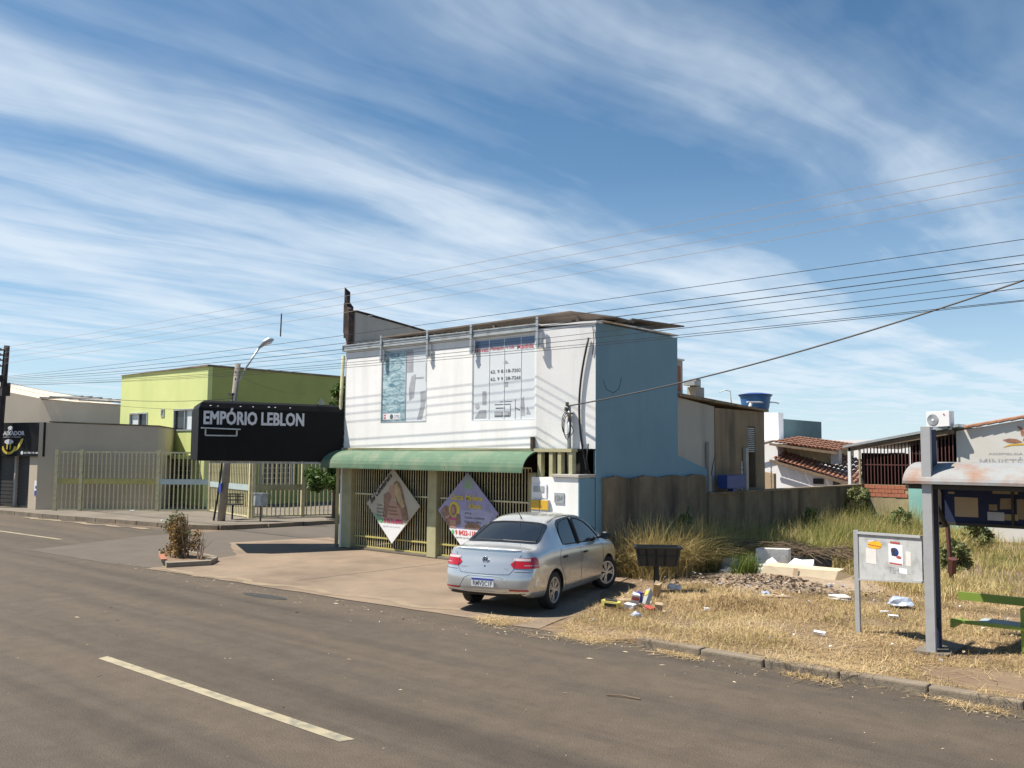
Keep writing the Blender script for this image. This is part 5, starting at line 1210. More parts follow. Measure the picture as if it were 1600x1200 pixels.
for i in range(NR_+1):
    t_=R_(172-(172-90)*i/NR_); pr_.append((12.42+.66*math.cos(t_),2.06+.27*math.sin(t_)))
pr_+= [(13.0,2.33),(13.55,2.24),(13.75,2.12)]
xa,xb=-3.83,1.2
for i in range(len(pr_)-1):
    (ya,za),(yb,zb)=pr_[i],pr_[i+1]; b.add([(xa,ya,za),(xb,ya,za),(xb,yb,zb),(xa,yb,zb),(xa,ya,za-.012),(xb,ya,za-.012),(xb,yb,zb-.012),(xa,yb,zb-.012)],[(0,1,2,3),(7,6,5,4),(0,3,7,4),(1,5,6,2)])
obj('roof',b,'shelter_grey',SHT)
b=MB(); b.box(xa,xb,11.755,11.80,2.065,2.095); obj('eave_trim',b,'shelter_grey',SHT)
b=MB(); b.box(xa+.01,xb,11.85,13.5,2.0,2.05); b.box(xa+.05,xa+.12,11.8,13.6,2.05,2.06); obj('roof_frame',b,'shelter_dark',SHT)
PN=Vector((-3.86,13.25)); 
b=MB(); b.prism([(-3.78,13.2),(1.2,13.2),(1.2,13.24),(-3.78,13.24)],1.52,2.02); pn=obj('rear_panel',b,'shelter_blue',SHT)
b=MB(); b.box(-3.82,1.2,13.17,13.26,1.48,1.519); b.box(-3.85,-3.78,13.17,13.27,1.44,2.0); b.box(-2.93,-2.90,13.17,13.199,1.52,2.0); b.bar((-3.9,12.9,2.02),(-3.72,13.15,1.46),.05); obj('panel_frame',b,'shelter_dark',SHT)
for polys,m_ in (([rect(-3.62,1.60,-3.33,1.86)],'cardboard'),([rect(-3.02,1.58,-2.86+.0,1.66)],'plaster_tan'),([rect(-3.22,1.57,-3.02,1.68)],'film_grey'),([[(-3.07,1.72),(-2.92,1.73),(-2.93,1.87),(-3.06,1.86)]],'bare_concrete'),([rect(-3.2,1.70,-3.1,1.78)],'bare_concrete'),([rect(-2.87,1.6,-2.6,1.86)],'bare_concrete'),([rect(-3.15,1.92,-2.85,1.97),rect(-3.7,1.9,-3.62,1.93)],'plaster_tan')):
    flat('poster',polys,(0,13.2,0),U,V,m_,pn,.004+.001*random.random())
b=MB(); b.box(-3.50,1.2,12.80,12.84,.555,.655); obj('bench_back',b,'bench_green',SHT)
b=MB(); b.box(-3.50,1.2,12.42,12.50,.315,.355); obj('seat_rail',b,'bench_green',SHT); b=MB(); b.box(-3.2,1.2,12.505,12.80,.325,.356); obj('seat',b,'bench_wood',SHT)
b=MB(); b.box(-2.72,-2.66,12.5,12.84,.0,.56); b.box(-3.50,-3.46,12.42,12.84,.25,.314); obj('bench_leg',b,'bench_green',SHT)
# notice board attached to the shelter post
NBd=thing('notice_board','faded grey notice board with orange and white posters beside the shelter post','notice board',(-4.15,12.15,0))
pl0=Vector((-4.69,12.5));pl1=Vector((-3.66,11.90)); bd=(pl1-pl0).normalized(); bn=Vector((bd.y,-bd.x))
b=MB(); b.bar((pl0.x,pl0.y,-.02),(pl0.x-.005,pl0.y,1.39),.06); obj('post',b,'post_grey',NBd)
b=MB(); z0l,z1l,z0r,z1r=.74,1.34,.86,1.385
A_=pl0+bd*.03;B_=pl1
b.add([(A_.x,A_.y,z0l),(B_.x,B_.y,z0r),(B_.x,B_.y,z1r),(A_.x,A_.y,z1l)]+[(A_.x-bn.x*.02,A_.y-bn.y*.02,z0l),(B_.x-bn.x*.02,B_.y-bn.y*.02,z0r),(B_.x-bn.x*.02,B_.y-bn.y*.02,z1r),(A_.x-bn.x*.02,A_.y-bn.y*.02,z1l)],[(0,1,2,3),(7,6,5,4),(0,4,5,1),(1,5,6,2),(2,6,7,3),(3,7,4,0)]); bo=obj('board',b,'board_grey',NBd)
b=MB(); b.bar((A_.x,A_.y,z1l+.018),(B_.x,B_.y,z1r+.018),.045,.03); b.bar((A_.x,A_.y,z0l-.012),(B_.x,B_.y,z0r-.012),.03,.02); obj('frame',b,'post_grey',NBd)
On=(A_.x,A_.y,0); Un=(bd.x,bd.y,0)
LnB=(B_-A_).length
def pnb(polys,m,o=.003,nm='poster'): return flat(nm,[[(x_*LnB,z_) for x_,z_ in p] for p in polys],On,Un,V,m,bo,o)
pnb([[(.17,1.25),(.26,1.27),(.33,1.28),(.39,1.25),(.38,1.20),(.33,1.18),(.25,1.17),(.17,1.19)]],'poster_orange'); pnb([[(.17,1.25),(.24,1.262),(.30,1.29),(.17,1.27)]],'paper',.005); pnb([[(.17,1.225),(.38,1.215),(.38,1.208),(.17,1.217)]],'red_print',.006)
pnb([rect(.13,.97,.30,1.17)],'paper',.002); pnb([rect(.50,1.0,.72,1.27)],'plastic_white',.003); pnb([rect(.53,1.275,.68,1.30),rect(.51,1.01,.71,1.03)],'red_print',.005); pnb([ell(.60,1.17,.06,.055,12)],'mark_blue',.005); pnb([ell(.57,1.19,.03,.03,10),rect(.55,1.12,.60,1.15)],'iron_dark',.006); pnb([ell(.66,1.11,.04,.018,12)],'red_print',.006)
pnb([rect(.66,.91,.78,.98)],'plastic_white',.002); pnb([rect(.76,1.02,.84,1.2)],'paper',.002); text('lettering','TEM',On,Un,V,.50*LnB,.90,.15*LnB,.075,'film_grey',bo,.004)
# rusty post behind the bench
b=MB(); b.tube([(-4.86,17.45,0),(-4.93,17.4,1.75)],.045,6); b.tube([(-4.86,17.42,.35),(-4.82,17.35,.6)],.08,6); single('rusty_post',b,'maroon_metal','thin rusty maroon post standing in the weeds behind the bench','post')

# ---------------- bin on a stake ----------------
BI=thing('street_bin','black plastic bin on a short post in front of the tall dry grass','bin',(-8.63,13.69,.01))
b=MB(); b.tube([(-8.63,13.69,0),(-8.64,13.69,.47)],.05,8); obj('post',b,'iron_dark',BI)
bu=Vector((.80,.60)); bv=Vector((-.60,.80)); c=Vector((-8.62,13.70))
def bp(a_,d_,z_): p=c+bu*a_+bv*d_; return (p.x,p.y,z_)
b=MB(); w0,w1,d0,d1=.33,.385,.17,.21
b.add([bp(-w0,-d0,.47),bp(w0,-d0,.47),bp(w0,d0,.47),bp(-w0,d0,.47),bp(-w1,-d1,.80),bp(w1,-d1,.80),bp(w1,d1,.80),bp(-w1,d1,.80),bp(-w1+.02,-d1+.02,.80),bp(w1-.02,-d1+.02,.80),bp(w1-.02,d1-.02,.80),bp(-w1+.02,d1-.02,.80),bp(-w0+.02,-d0+.02,.5),bp(w0-.02,-d0+.02,.5),bp(w0-.02,d0-.02,.5),bp(-w0+.02,d0-.02,.5)],
[(3,2,1,0),(0,1,5,4),(1,2,6,5),(2,3,7,6),(3,0,4,7),(4,5,9,8),(5,6,10,9),(6,7,11,10),(7,4,8,11),(8,9,13,12),(9,10,14,13),(10,11,15,14),(11,8,12,15),(12,13,14,15)]); obj('bucket',b,'bin_black',BI)
b=MB()
for zz in (.80,): 
    for s_,t_ in (((-w1-.015,-d1-.015),(w1+.015,-d1-.015)),((w1+.015,-d1-.015),(w1+.015,d1+.015)),((w1+.015,d1+.015),(-w1-.015,d1+.015)),((-w1-.015,d1+.015),(-w1-.015,-d1-.015))): b.bar(bp(*s_,zz-.01),bp(*t_,zz-.01),.03,.03)
obj('rim',b,'bin_black',BI)
for a_ in (-.34,-.20,-.04,.12,.33):
    b=MB(); b.bar(bp(a_*.92,-d0-.012,.48),bp(a_*1.05,-d1-.012,.79),.022,.018); obj('rib',b,'bin_black',BI)
b=MB(); b.bar(bp(-.36,-.20,.64),bp(.36,-.20,.64),.016,.02); obj('rib',b,'bin_black',BI)

# ---------------- planter ----------------
PLT=thing('planter_kerb','low grey trapezoid kerbed planter with a dead bush at the road edge','planter',(-18.6,10.2,.01))
po=[(-19.75,10.35),(-17.62,9.42),(-17.35,10.25),(-17.9,10.75),(-20.2,10.95)]
cc=Vector((-18.7,10.25))
b=MB(); nP=len(po)
for i in range(nP):
    a_=Vector(po[i]);b2_=Vector(po[(i+1)%nP]); ai=a_.lerp(cc,.16);bi=b2_.lerp(cc,.16)
    b=MB(); b.prism([a_,b2_,bi,ai],0,[.115+random.uniform(-.01,.01)]*4); obj('kerb_stone',b,'planter_grey',PLT)
b=MB(); b.prism([Vector(p).lerp(cc,.165) for p in po],0,.09); obj('soil_bed',b,'soil',PLT)
b=MB(); b.prism([(-18.9,9.9),(-18.0,9.5),(-17.95,9.6),(-18.85,10.0)],.12,.145); obj('brick_edge',b,'brick_red',PLT)
# dead bush
DB=thing('dead_bush','dead brown leafed bush with bare twigs in the kerbed planter','bush',(-18.7,10.2,.1))
b=MB(); 
for k in range(34):
    a_=random.uniform(0,6.28); r_=random.uniform(0,.3); x0=-18.75+r_*math.cos(a_)*1.1;y0=10.15+r_*math.sin(a_)*.5; h_=random.uniform(.55,.95); lx=random.uniform(-.22,.22)*1.3; ly=random.uniform(-.15,.15)
    b.tube([(x0,y0,.1),(x0+lx*.5,y0+ly*.5,.1+h_*.55),(x0+lx,y0+ly,.1+h_)],[.012,.008,.003],4)
for k in range(12):
    x0=-18.1+random.uniform(-.1,.1); y0=10.25; h_=random.uniform(.4,.75); b.tube([(x0,y0,.1),(x0+random.uniform(-.1,.1),y0,.1+h_*.5),(x0+random.uniform(-.35,.35),y0+random.uniform(-.15,.15),.1+h_)],[.010,.006,.003],4)
obj('stem',b,'old_plank',DB,kind='stuff')
leaves('foliage',[(-18.78+random.gauss(0,.24),10.15+random.gauss(0,.12),random.uniform(.15,.9),.10,.09,.10,1) for _ in range(30)]+[(-18.2+random.gauss(0,.12),10.25,random.uniform(.3,.7),.07,.06,.07,.35) for _ in range(8)],1500,.04,'leaf_dead',DB)
leaves('foliage',[(-18.85+random.gauss(0,.25),10.2,random.uniform(.5,1.0),.10,.08,.08,1) for _ in range(12)]+[(-18.1,10.25,.6,.22,.12,.2,.6)],420,.035,'leaf_olive',DB)

DB.location.x+=.3
# ---------------- grass ----------------
def blades(name,xy,h,wd,lean,m,label,seg=3,curl=.6,z0=0.,cat=None,flatness=0,kind='stuff'):
    n=len(xy); h=np.asarray(h)*np.ones(n); az=rng.uniform(0,2*np.pi,n); ln=lean*rng.uniform(.1,1.5,n); fa=az+np.pi/2+rng.normal(0,.5,n)
    dx,dy=np.cos(az),np.sin(az); wx,wy=np.cos(fa),np.sin(fa); V_=[]; 
    wdv=wd*rng.uniform(.6,1.3,n)
    for k in range(seg+1):
        t_=k/seg; r=h*ln*t_**1.8; zz=h*(t_-curl*ln*t_**2.4*.55); zz=np.maximum(zz,.004+.02*t_*rng.uniform(0,1,n)); ww=wdv*(1-t_)**.7*.5+.0006
        cx=xy[:,0]+dx*r; cy=xy[:,1]+dy*r
        V_.append(np.stack([cx-wx*ww,cy-wy*ww,zz+z0],1)); V_.append(np.stack([cx+wx*ww,cy+wy*ww,zz+z0],1))
    V_=np.stack(V_,1); nv=2*(seg+1); base=(np.arange(n)*nv)[:,None,None]; f=np.array([[2*k,2*k+1,2*k+3,2*k+2] for k in range(seg)])[None]
    idx=(base+f).reshape(-1); me=bpy.data.meshes.new(name); me.vertices.add(n*nv); me.vertices.foreach_set('co',V_.reshape(-1)); me.loops.add(len(idx)); me.loops.foreach_set('vertex_index',idx); nf_=n*seg; me.polygons.add(nf_); me.polygons.foreach_set('loop_start',np.arange(nf_)*4); me.polygons.foreach_set('loop_total',np.full(nf_,4)); me.materials.append(M[m]); me.update(); me.validate()
    o=bpy.data.objects.new(name,me); COL.objects.link(o)
    if label: o['label']=label
    if cat: o['category']=cat
    if kind: o['kind']=kind
    return o
def scatter(n,poly,dens=None):
    P=np.array(poly); mn=P.min(0);mx_=P.max(0); out=[]
    tot=0
    while tot<n:
        q=rng.uniform(mn,mx_,(n*2,2)); ins=np.zeros(len(q),bool); j=len(P)-1
        for i in range(len(P)):
            c_=((P[i,1]>q[:,1])!=(P[j,1]>q[:,1]))&(q[:,0]<(P[j,0]-P[i,0])*(q[:,1]-P[i,1])/(P[j,1]-P[i,1]+1e-9)+P[i,0]); ins^=c_; j=i
        q=q[ins]
        if dens is not None: q=q[rng.uniform(0,1,len(q))<dens(q)]
        out.append(q); tot+=len(q)
    return np.concatenate(out)[:n]
def vn(q,sc,seed=0):
    return .5+.25*(np.sin(q[:,0]*sc*1.3+seed+1.7*np.sin(q[:,1]*sc*.9+seed))+np.sin(q[:,1]*sc*1.7+2.1*seed+1.3*np.sin(q[:,0]*sc*1.1)))
strawpoly=[(-7.9,9.97),(4,9.97),(6,16),(-2,20),(-7.2,18.5),(-9.0,16.2),(-9.9,15.2),(-9.0,13.4),(-8.4,11.6)]
bare=lambda q: np.where(((q[:,0]+2.2)/1.3)**2+((q[:,1]-10.9)/.55)**2<1,.06,1.0)*np.where(((q[:,0]+9.4)/.7)**2+((q[:,1]-14.6)/1.3)**2<1,.25,1.0)*np.clip(vn(q,2.3,1)*1.5,.25,1)
near=lambda q: bare(q)*np.clip(2.2-(q[:,1]-9.9)/5,.35,1)
q=scatter(90000,strawpoly,near); blades('straw_litter',q,rng.uniform(.05,.16,len(q)),.007,3.0,'straw','flat dry mown straw covering the verge between kerb and lot',2,1.2,.004,'straw')
q=scatter(16000,strawpoly,lambda q:bare(q)*(vn(q,1.1,3)>.52)); blades('stubble_grass',q,rng.uniform(.04,.12,len(q)),.008,.8,'grass_dry','short upright dry stubble in the mown straw','3'and 2,.4,.0,'grass')
# loose straw along kerb foot and apron edge
q=np.concatenate([np.stack([rng.uniform(-8.6,3,4200),9.70+np.abs(rng.normal(0,.09,4200))*-1],1),np.stack([rng.uniform(-9.2,-6.6,2600),rng.normal(9.75,.16,2600)],1)]); q=q[vn(q,3.1,5)>.42]; q3=np.stack([rng.uniform(-6.8,3,2600),rng.normal(9.9,.07,2600)],1); q3=q3[vn(q3,2.3,9)>.6]; blades('loose_straw',q3,rng.uniform(.04,.1,len(q3)),.007,3.,'straw','loose straw lying over the top of the kerb',2,1.2,.1,'straw'); blades('loose_straw',q,rng.uniform(.03,.09,len(q)),.007,3.,'straw','loose straw drifted into the gutter along the kerb foot',2,1.2,.006,'straw')
tall=[(-10.55,15.3),(-9.6,15.5),(-9.4,16.9),(-9.0,18.0),(-7.9,19.2),(-7.0,20.2),(-6.6,22),(-6.6,28.5),(-10.5,28.5)]
def clump(poly,ncl,per,rad,hmin,hmax,wd,lean,m,name,label,dens=None,seg=4):
    c_=scatter(ncl,poly,dens); hh=rng.uniform(hmin,hmax,ncl); idx=np.repeat(np.arange(ncl),per); q=c_[idx]+rng.normal(0,rad,(ncl*per,2)); h=hh[idx]*rng.uniform(.45,1.1,len(idx))
    return blades(name,q,h,wd,lean,m,label,seg,.7,0,'grass')
clump([(-10.6,15.15),(-9.6,15.4),(-9.35,16.5),(-9.7,18.2),(-10.6,18.2)],150,115,.17,.7,1.35,.014,1.0,'grass_dry','tall_grass','tall arching straw coloured grass beside the parked car and blue wall')
clump(tall,300,95,.18,.4,.85,.015,.75,'grass_mix','tall_grass','tall green and straw grass along the foot of the lot wall')
clump([(-10.45,17),(-8.9,18),(-7.9,20),(-7.6,28),(-10.45,28)],130,60,.2,.7,1.2,.010,.35,'grass_mix','tall_grass','thin tall seeding grass stems against the lot wall')
clump([(-10.2,16.6),(-9.0,17.6),(-8.0,19.6),(-8.0,25),(-10.3,22)],130,90,.16,.5,.9,.014,.5,'grass_green','tall_grass','fresh green grass tufts in front of the lot wall')
clump([(-8.0,18.9),(-5.0,17.2),(-1,17.5),(8,18),(8,28.4),(-7.5,28.4)],420,45,.25,.15,.5,.014,.7,'grass_mix','weed_field','weedy yellow green field behind the bus shelter')
clump([(-7.2,18.2),(-4.4,15.8),(-3.6,16.8),(-6,20)],80,60,.16,.2,.45,.012,.8,'grass_dry','dry_weeds','low brown dry weeds around the notice board')
clump([(-10.3,15.0),(-9.5,14.9),(-9.3,15.4),(-10.3,15.5)],22,60,.1,.25,.5,.012,.8,'grass_dry','dry_weeds','low straw tuft beside the front wheel of the car')
c_=thing('grass_tuft','upright green grass tuft growing in the middle of the white rubble','grass tuft',(-8.28,16.38,0))
q=rng.normal(0,.13,(420,2))+np.array([-8.28,16.38]); o=blades('blade_cluster',q,rng.uniform(.3,.62,420),.016,.42,'grass_green',None,4,.6,0,None); o.parent=c_; o.location=(8.28,-16.38,0)
# fallen brown stalks over the grass
b=MB()
for k in range(150):
    t_=random.random(); x0=-9.9+2.9*t_; y0=17.4+1.7*t_+random.gauss(0,.2); z_=.50-.16*t_+random.gauss(0,.06); a_=.5+random.gauss(0,.35); l_=random.uniform(.4,1.2)
    b.tube([(x0,y0,z_),(x0+l_*.5*math.cos(a_),y0+l_*.5*math.sin(a_),z_+.05),(x0+l_*math.cos(a_),y0+l_*math.sin(a_),z_-.12)],[.012,.010,.005],4)
single('dead_stalk_heap',b,'old_plank','heap of fallen brown stalks lying across the green grass','stalks',kind='stuff')
# shrubs
def shrub(label,c,r,h,m,n=900,size=.07,name='shrub'):
    t=thing(name,label,'shrub',(c[0],c[1],0)); tb=MB()
    for k in range(7):
        a_=k*.9; e_=(c[0]+r*.6*math.cos(a_),c[1]+r*.6*math.sin(a_),h*random.uniform(.6,.95)); tb.tube([(c[0],c[1],0),((c[0]+e_[0])/2,(c[1]+e_[1])/2,h*.45),e_],[.02,.014,.005],5)
    obj('stem',tb,'bark',t,kind='stuff')
    bl=[]
    for k in range(26):
        a_=random.uniform(0,6.28); rr_=r*random.uniform(.1,.85); zz=random.uniform(.15,.95)*h; bl.append((c[0]+rr_*math.cos(a_)*(1.15-zz/h*.5),c[1]+rr_*math.sin(a_)*(1.15-zz/h*.5),zz,r*.24,r*.24,h*.11,1))
    leaves('foliage',bl,n,size,m,t); return t
shrub('tall bushy green shrub at the far end of the lot wall',(-10.2,27.4),.5,1.45,'leaf_olive',1000)
shrub('green shrub climbing the turquoise paint of the rear wall',(-8.5,26.0),.45,1.0,'leaf_green',900)
shrub('yellowish shrub before the tan plaster wall',(-9.3,26.4),.6,.75,'leaf_olive',800)
shrub('dark green low shrub beside the lot wall in mid length',(-10.1,23.5),.5,1.0,'leaf_green',900)
shrub('pointed green shrub behind the bench against the turquoise wall',(-6.5,25.5),.5,1.1,'leaf_olive',900)
shrub('brown dried shrub behind the shelter at the right edge',(-4.1,24.5),.75,1.3,'leaf_dead',1500,.06)
shrub('dark leafy shrub next to the blue wall corner',(-10.2,17.2),.32,1.15,'leaf_green',420)
shrub('small green shrub in the weeds behind the rusty post',(-5.4,19.5),.35,.7,'leaf_olive',500)

# ---------------- rubbish ----------------
def crumple(name,label,cat,loc,r,m,sq=.5,seed=0,n=2,parent=None):
    bmx=bmesh.new(); bmesh.ops.create_icosphere(bmx,subdivisions=n+1,radius=1); rs=random.Random(seed)
    for v_ in bmx.verts:
        f_=1+rs.uniform(-.28,.28); v_.co=Vector((v_.co.x*r[0]*f_,v_.co.y*r[1]*f_,max(-.2*r[2],v_.co.z*r[2]*f_)))
    me=bpy.data.meshes.new(name); bmx.to_mesh(me); bmx.free(); me.materials.append(M[m]); o=bpy.data.objects.new(name,me); COL.objects.link(o); o.location=loc
    if parent: o.parent=parent; o.location=Vector(loc)-wloc(parent)
    else: tagp(o,label,cat)
    return o
def pbox(name,label,cat,c,sz,rz,m,tilt=0,group=None):
    b=MB(); b.box(-sz[0]/2,sz[0]/2,-sz[1]/2,sz[1]/2,0,sz[2]); jt=.0 if name in('blue_crate',) else .16; b.v=[(x_+random.uniform(-jt,jt)*sz[0]*.6,y_+random.uniform(-jt,jt)*sz[1],z_+random.uniform(-jt,jt)*sz[2]) for x_,y_,z_ in b.v]; me=b.mesh(name,m); o=bpy.data.objects.new(name,me); COL.objects.link(o); o.location=c; o.rotation_euler=(R_(tilt),R_(tilt*.4),R_(rz)); tagp(o,label,cat,group); return o
CD=thing('cardboard_sheet','long pale flattened cardboard box lying across the rubble','cardboard',(-7.3,16.45,.1))
b=MB(); b.add([(-7.95,16.25,.10),(-6.75,16.85,.06),(-6.72,16.95,.24),(-7.92,16.35,.30),(-7.9,16.7,.33),(-6.7,17.2,.27)],[(0,1,2,3),(3,2,5,4)]); o=obj('panel',b,'cardboard_light',CD); sl_=o.modifiers.new('s','SOLIDIFY'); sl_.thickness=.012
b=MB(); b.add([(-7.42,16.505,.085),(-7.34,16.545,.083),(-7.34,16.63,.262),(-7.42,16.59,.27)],[(0,1,2,3)]); o=obj('tape',b,'cardboard',CD); o.location.y-=.018
b=MB(); b.add([(-6.75,16.85,.05),(-6.5,17.0,.03),(-6.5,17.1,.16),(-6.72,16.95,.25)],[(0,1,2,3)]); obj('flap',b,'cardboard',CD)
SB_=MB(); SB_.add([(-8.85,18.6,.0),(-8.35,18.9,.0),(-8.35,19.0,.42),(-8.8,18.75,.45),(-8.75,19.0,.40),(-8.3,19.15,.38)],[(0,1,2,3),(3,2,5,4)]); 
b=MB(); b.prism([(-8.55,17.3),(-8.0,17.62),(-7.97,17.68),(-8.52,17.38)],.05,[.50,.50,.52,.52]); single('plaster_slab',b,'plaster_lump','white plasterboard piece leaning upright at the back of the rubble','slab')
b=MB(); b.prism([(-8.1,17.95),(-7.4,18.3),(-7.45,18.45),(-8.15,18.1)],.1,[.30,.38,.30,.33]); single('black_sheet',b,'iron_dark','torn black sheet behind the white plaster and cardboard','sheet')
for i,(x_,y_,rx,ry,rz_) in enumerate([(-8.95,17.0,.30,.22,.26),(-8.6,17.35,.28,.25,.26),(-9.3,17.2,.22,.2,.14),(-8.75,16.55,.2,.15,.13),(-8.5,16.85,.2,.14,.18)]):
    crumple('plaster_lump',('large white plaster lump left in the pile of rubble','upper white plaster lump beside the grass tuft','far left white plaster lump of the pile','small white plaster lump low in front of the grass tuft','pale plaster lump directly left of the grass tuft')[i],'plaster',(x_,y_,.05),(rx,ry,rz_),'plaster_lump',.5,i,1)
for i,(x_,y_,rx,ry,rz_) in enumerate([(-8.05,17.0,.30,.18,.20),(-7.55,17.25,.38,.2,.24),(-8.0,16.55,.2,.14,.13)]):
    crumple('plastic_sack',('crumpled pale sack behind the left end of the long cardboard','crumpled whitish sack over the middle of the long cardboard','small crumpled sack at the left tip of the long cardboard')[i],'sack',(x_,y_,.14),(rx,ry,rz_),'plastic_white' if i!=2 else 'plaster_lump',.5,i+20,1)
# soil and rubble mound, stuff
nb=900; b=MB()
for k in range(nb):
    x_=random.gauss(-7.6,.85);y_=random.gauss(15.9,.55)+.3*(x_+7.6)
    s_=random.uniform(.02,.07); z_=.03+max(0,.14*math.exp(-((x_+7.6)/.9)**2-((y_-16)/.6)**2)); p=[(x_+random.uniform(-s_,s_),y_+random.uniform(-s_,s_),z_+random.uniform(-s_,s_)*.6) for _ in range(5)]
    b.add(p,[(0,1,2),(0,2,3),(0,3,4),(1,2,4),(2,3,4),(0,1,4)])
single('rubble',b,'rubble','brown soil clods and rubble strewn in front of the cardboard','rubble',kind='stuff')
mnd=MB(); vs=[];fs=[]; n=22
for j in range(n+1):
    for i in range(n+1):
        x_=-9.4+3.6*i/n; y_=14.9+3.2*j/n; r2=((x_+7.7-.35*(y_-16.2))/1.5)**2+((y_-16.4)/1.1)**2; z_=max(-.01,.17*math.exp(-r2)-.02+random.uniform(-.012,.012)); vs.append((x_,y_,z_))
for j in range(n):
    for i in range(n): fs.append((j*(n+1)+i,j*(n+1)+i+1,(j+1)*(n+1)+i+1,(j+1)*(n+1)+i))
mnd.add(vs,fs); struct('dirt_mound',mnd,'rubble')
def mound_straw():
    q=rng.normal(0,1,(5200,2))*np.array([.62,.38])+np.array([-6.95,13.3]); z=.16*np.exp(-(((q[:,0]+6.95)/.62)**2+((q[:,1]-13.3)/.38)**2)/1.3)
    o=blades('straw_heap',q,rng.uniform(.08,.2,len(q)),.008,2.2,'straw','raked heap of dry straw in the middle of the verge',2,1.,.0,'straw')
    me=o.data; c_=np.zeros(len(me.vertices)*3); me.vertices.foreach_get('co',c_); c_=c_.reshape(-1,6,3); c_[:,:,2]+=z[:,None]*rng.uniform(.2,1,len(q))[:,None]; me.vertices.foreach_set('co',c_.ravel()); me.update()
mound_straw()
pbox('plank','dark broken plank left of the rubble lumps','plank',(-8.75,15.6,.05),(.5,.09,.03),28,'old_plank',8); pbox('plank','grey weathered plank just behind the dark broken one','plank',(-8.75,16.0,.05),(.55,.10,.03),22,'bare_concrete',5); pbox('plank','pale flat plank in front of the rubble clods','plank',(-6.85,14.6,.03),(.42,.10,.02),38,'cardboard',3)
pbox('foam_block','white foam strip lying left of the rubble','foam',(-9.35,16.0,.02),(.38,.09,.05),38,'plastic_white',3)
crumple('white_bag','small white bag at the foot of the black bin post','bag',(-8.45,13.95,.07),(.12,.09,.08),'plastic_white',.5,31,1)
crumple('yellow_bag','crumpled yellow plastic bag by the car front wheel and grass','bag',(-10.15,15.2,.06),(.20,.14,.09),'plastic_yellow',.5,32,2)
crumple('silver_bag','crumpled silvery grey plastic bag at the front of the litter','bag',(-7.53,11.38,.04),(.095,.06,.05),'plastic_blueish',.5,33,1)
crumple('blue_paper','small bluish white crumpled paper in the straw below the rubble','paper',(-7.05,14.6,.05),(.08,.06,.05),'plastic_blueish',.5,34,1)
crumple('white_rag','crumpled whitish rag right of the pale plank','rag',(-5.95,15.1,.04),(.22,.10,.06),'plaster_lump',.5,35,1)
crumple('pale_bag','grey translucent bag in the weeds below the notice board','bag',(-4.95,15.0,.08),(.20,.13,.10),'plastic_blueish',.5,36,1)
for i,(x_,y_,l_) in enumerate([(-4.95,14.25,'upper white scrap of the pair below the notice board'),(-4.72,13.95,'lower white scrap of the pair below the notice board'),(-5.01,11.96,'thin white strip lying on the straw left of the board post'),(-7.05,12.6,'small pinkish plastic scrap on the straw right of the litter heap'),(-7.55,13.8,'tiny white scrap between bin shadow and straw heap'),(-8.2,15.15,'white paper cup in front of the dark plank'),(-6.55,16.1,'white carton standing before the long cardboard'),(-27.9,14.7,'white scrap on the far pavement kerb'),(-33.0,16.2,'white scrap at the foot of the street railing')]):
    pbox('litter_scrap',l_,'litter',(x_,y_,.03 if x_>-20 else .13),(random.uniform(.08,.16),.05,.03 if i!=6 else .09),random.uniform(0,90),'plastic_white',8)
YB=pbox('yellow_carton','squashed yellow and black carton at the left end of the litter','carton',(-8.22,11.72,.04),(.26,.12,.10),25,'plastic_yellow',8); b=MB(); b.box(-.09,.09,-.076,-.072,.02,.075); b.box(-.09,.09,-.045,.045,.110,.113); obj('print',b,'iron_dark',YB,local=True)
RB=pbox('white_carton','white carton with red print in the litter','carton',(-8.05,12.1,.05),(.13,.10,.22),35,'plastic_white',28); b=MB(); b.box(-.055,.055,-.062,-.058,.13,.19); obj('print',b,'red_print',RB,local=True)
pbox('white_carton','white and pink carton fallen flat below the first','carton',(-7.98,11.9,.03),(.16,.12,.07),10,'plastic_white',12)
GBx=pbox('grey_carton','tall grey and yellow juice carton leaning in the litter','carton',(-7.93,12.25,.05),(.10,.08,.24),-20,'gutter_grey',-32); b=MB(); b.box(-.042,.042,-.050,-.046,.14,.21); obj('print',b,'banner_yellow',GBx,local=True)
pbox('blue_carton','dark blue packet behind the white carton in the litter','carton',(-8.1,12.35,.05),(.09,.05,.18),10,'print_blue',20)
pbox('red_carton','flat red packet at the right of the litter','carton',(-7.7,12.0,.03),(.20,.09,.05),-20,'red_print',12); pbox('brown_carton','small brown cardboard box at the right end of the litter','carton',(-7.55,12.02,.03),(.11,.10,.11),30,'cardboard',14)
b=MB()
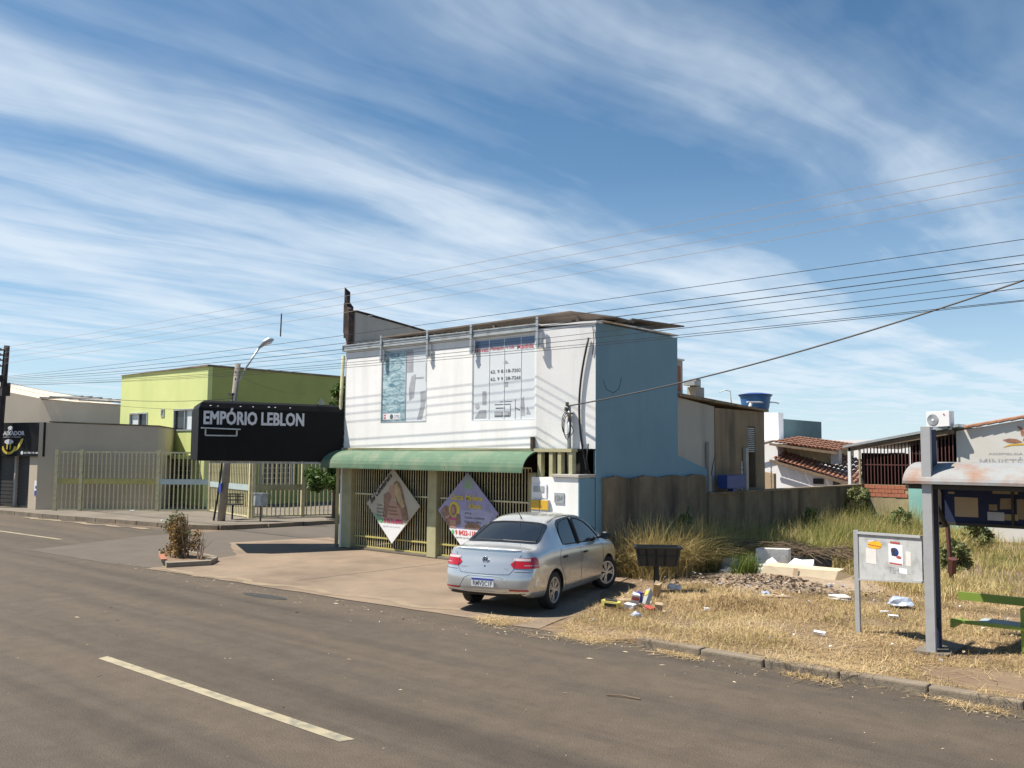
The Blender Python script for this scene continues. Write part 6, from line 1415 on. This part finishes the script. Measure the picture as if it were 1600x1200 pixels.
for k in range(260):
    t_=random.random(); x_,y_=(random.gauss(-7.9,.9),random.gauss(16.0,.7)) if t_<.55 else ((random.gauss(-8.1,.35),random.gauss(12.2,.3)) if t_<.7 else (random.uniform(-8.5,-2),random.uniform(10.5,16.5)))
    s_=random.uniform(.012,.04); a_=random.uniform(0,3.1); dx,dy=s_*math.cos(a_),s_*math.sin(a_); z_=random.uniform(.02,.05)+(.1 if t_<.55 else 0)*random.random()
    b.cur=random.choice((0,1,1,2,3,1)); b.add([(x_-dx,y_-dy,z_),(x_+dy*.6,y_-dx*.6,z_+.01),(x_+dx,y_+dy,z_+s_*.6),(x_-dy*.6,y_+dx*.6,z_+.02)],[(0,1,2,3)])
single('scattered_litter',b,['plastic_white','cardboard','plaster_lump','plastic_blueish'],'tiny scraps of paper and plaster strewn through straw and rubble','litter',kind='stuff')
pbox('brick_block','pale brown clay block leaning by the bin post','block',(-8.33,13.2,.04),(.10,.12,.30),20,'cardboard',38); pbox('dark_stick','short dark broken board beside the leaning block','board',(-8.55,13.1,.03),(.24,.06,.05),35,'brick_red',10)
b=MB(); b.prism([(-8.5,12.25),(-8.1,12.5),(-8.2,12.7),(-8.6,12.5)],.02,.05); single('paper_sack',b,'cardboard','torn brown paper sack under the litter cartons','sack'); 
q=rng.normal(0,1,(1500,2))*np.array([.35,.25])+np.array([-8.0,12.0]); blades('litter_straw',q,rng.uniform(.05,.16,1500),.008,2.0,'straw','dry straw tangled round the litter cartons',2,1,.0,'straw')

# grit and straw bits on the asphalt
b=MB()
for k in range(700):
    t_=random.random()
    if t_<.45: x_,y_=random.uniform(-9,2),9.7-abs(random.gauss(0,.25))
    elif t_<.75: x_,y_=random.uniform(-19,-8),9.2+.05*random.random()-abs(random.gauss(0,.3))
    else: x_,y_=random.uniform(-16,0),random.uniform(2.5,9.5)
    s_=random.uniform(.004,.014); a_=random.uniform(0,6.3); l_=s_*random.choice((1,1,2,4)); dx,dy=l_*math.cos(a_),l_*math.sin(a_); ex,ey=-s_*math.sin(a_)*.6,s_*math.cos(a_)*.6; b.cur=random.choice((0,0,1,2))
    b.add([(x_-dx,y_-dy,.003),(x_+ex,y_+ey,.003),(x_+dx,y_+dy,.003),(x_-ex,y_-ey,.003),(x_,y_,.003+s_*.7)],[(0,3,4),(3,2,4),(2,1,4),(1,0,4)])
single('road_grit',b,['rubble','cardboard_light','iron_dark'],'grit, pebbles and straw bits scattered on the asphalt','grit',kind='stuff')
b=MB(); b.tube([(-5.35,7.55,.012),(-5.2,7.62,.02),(-5.02,7.66,.01)],.008,5); single('twig',b,'old_plank','single dark twig lying on the asphalt near the kerb','twig')
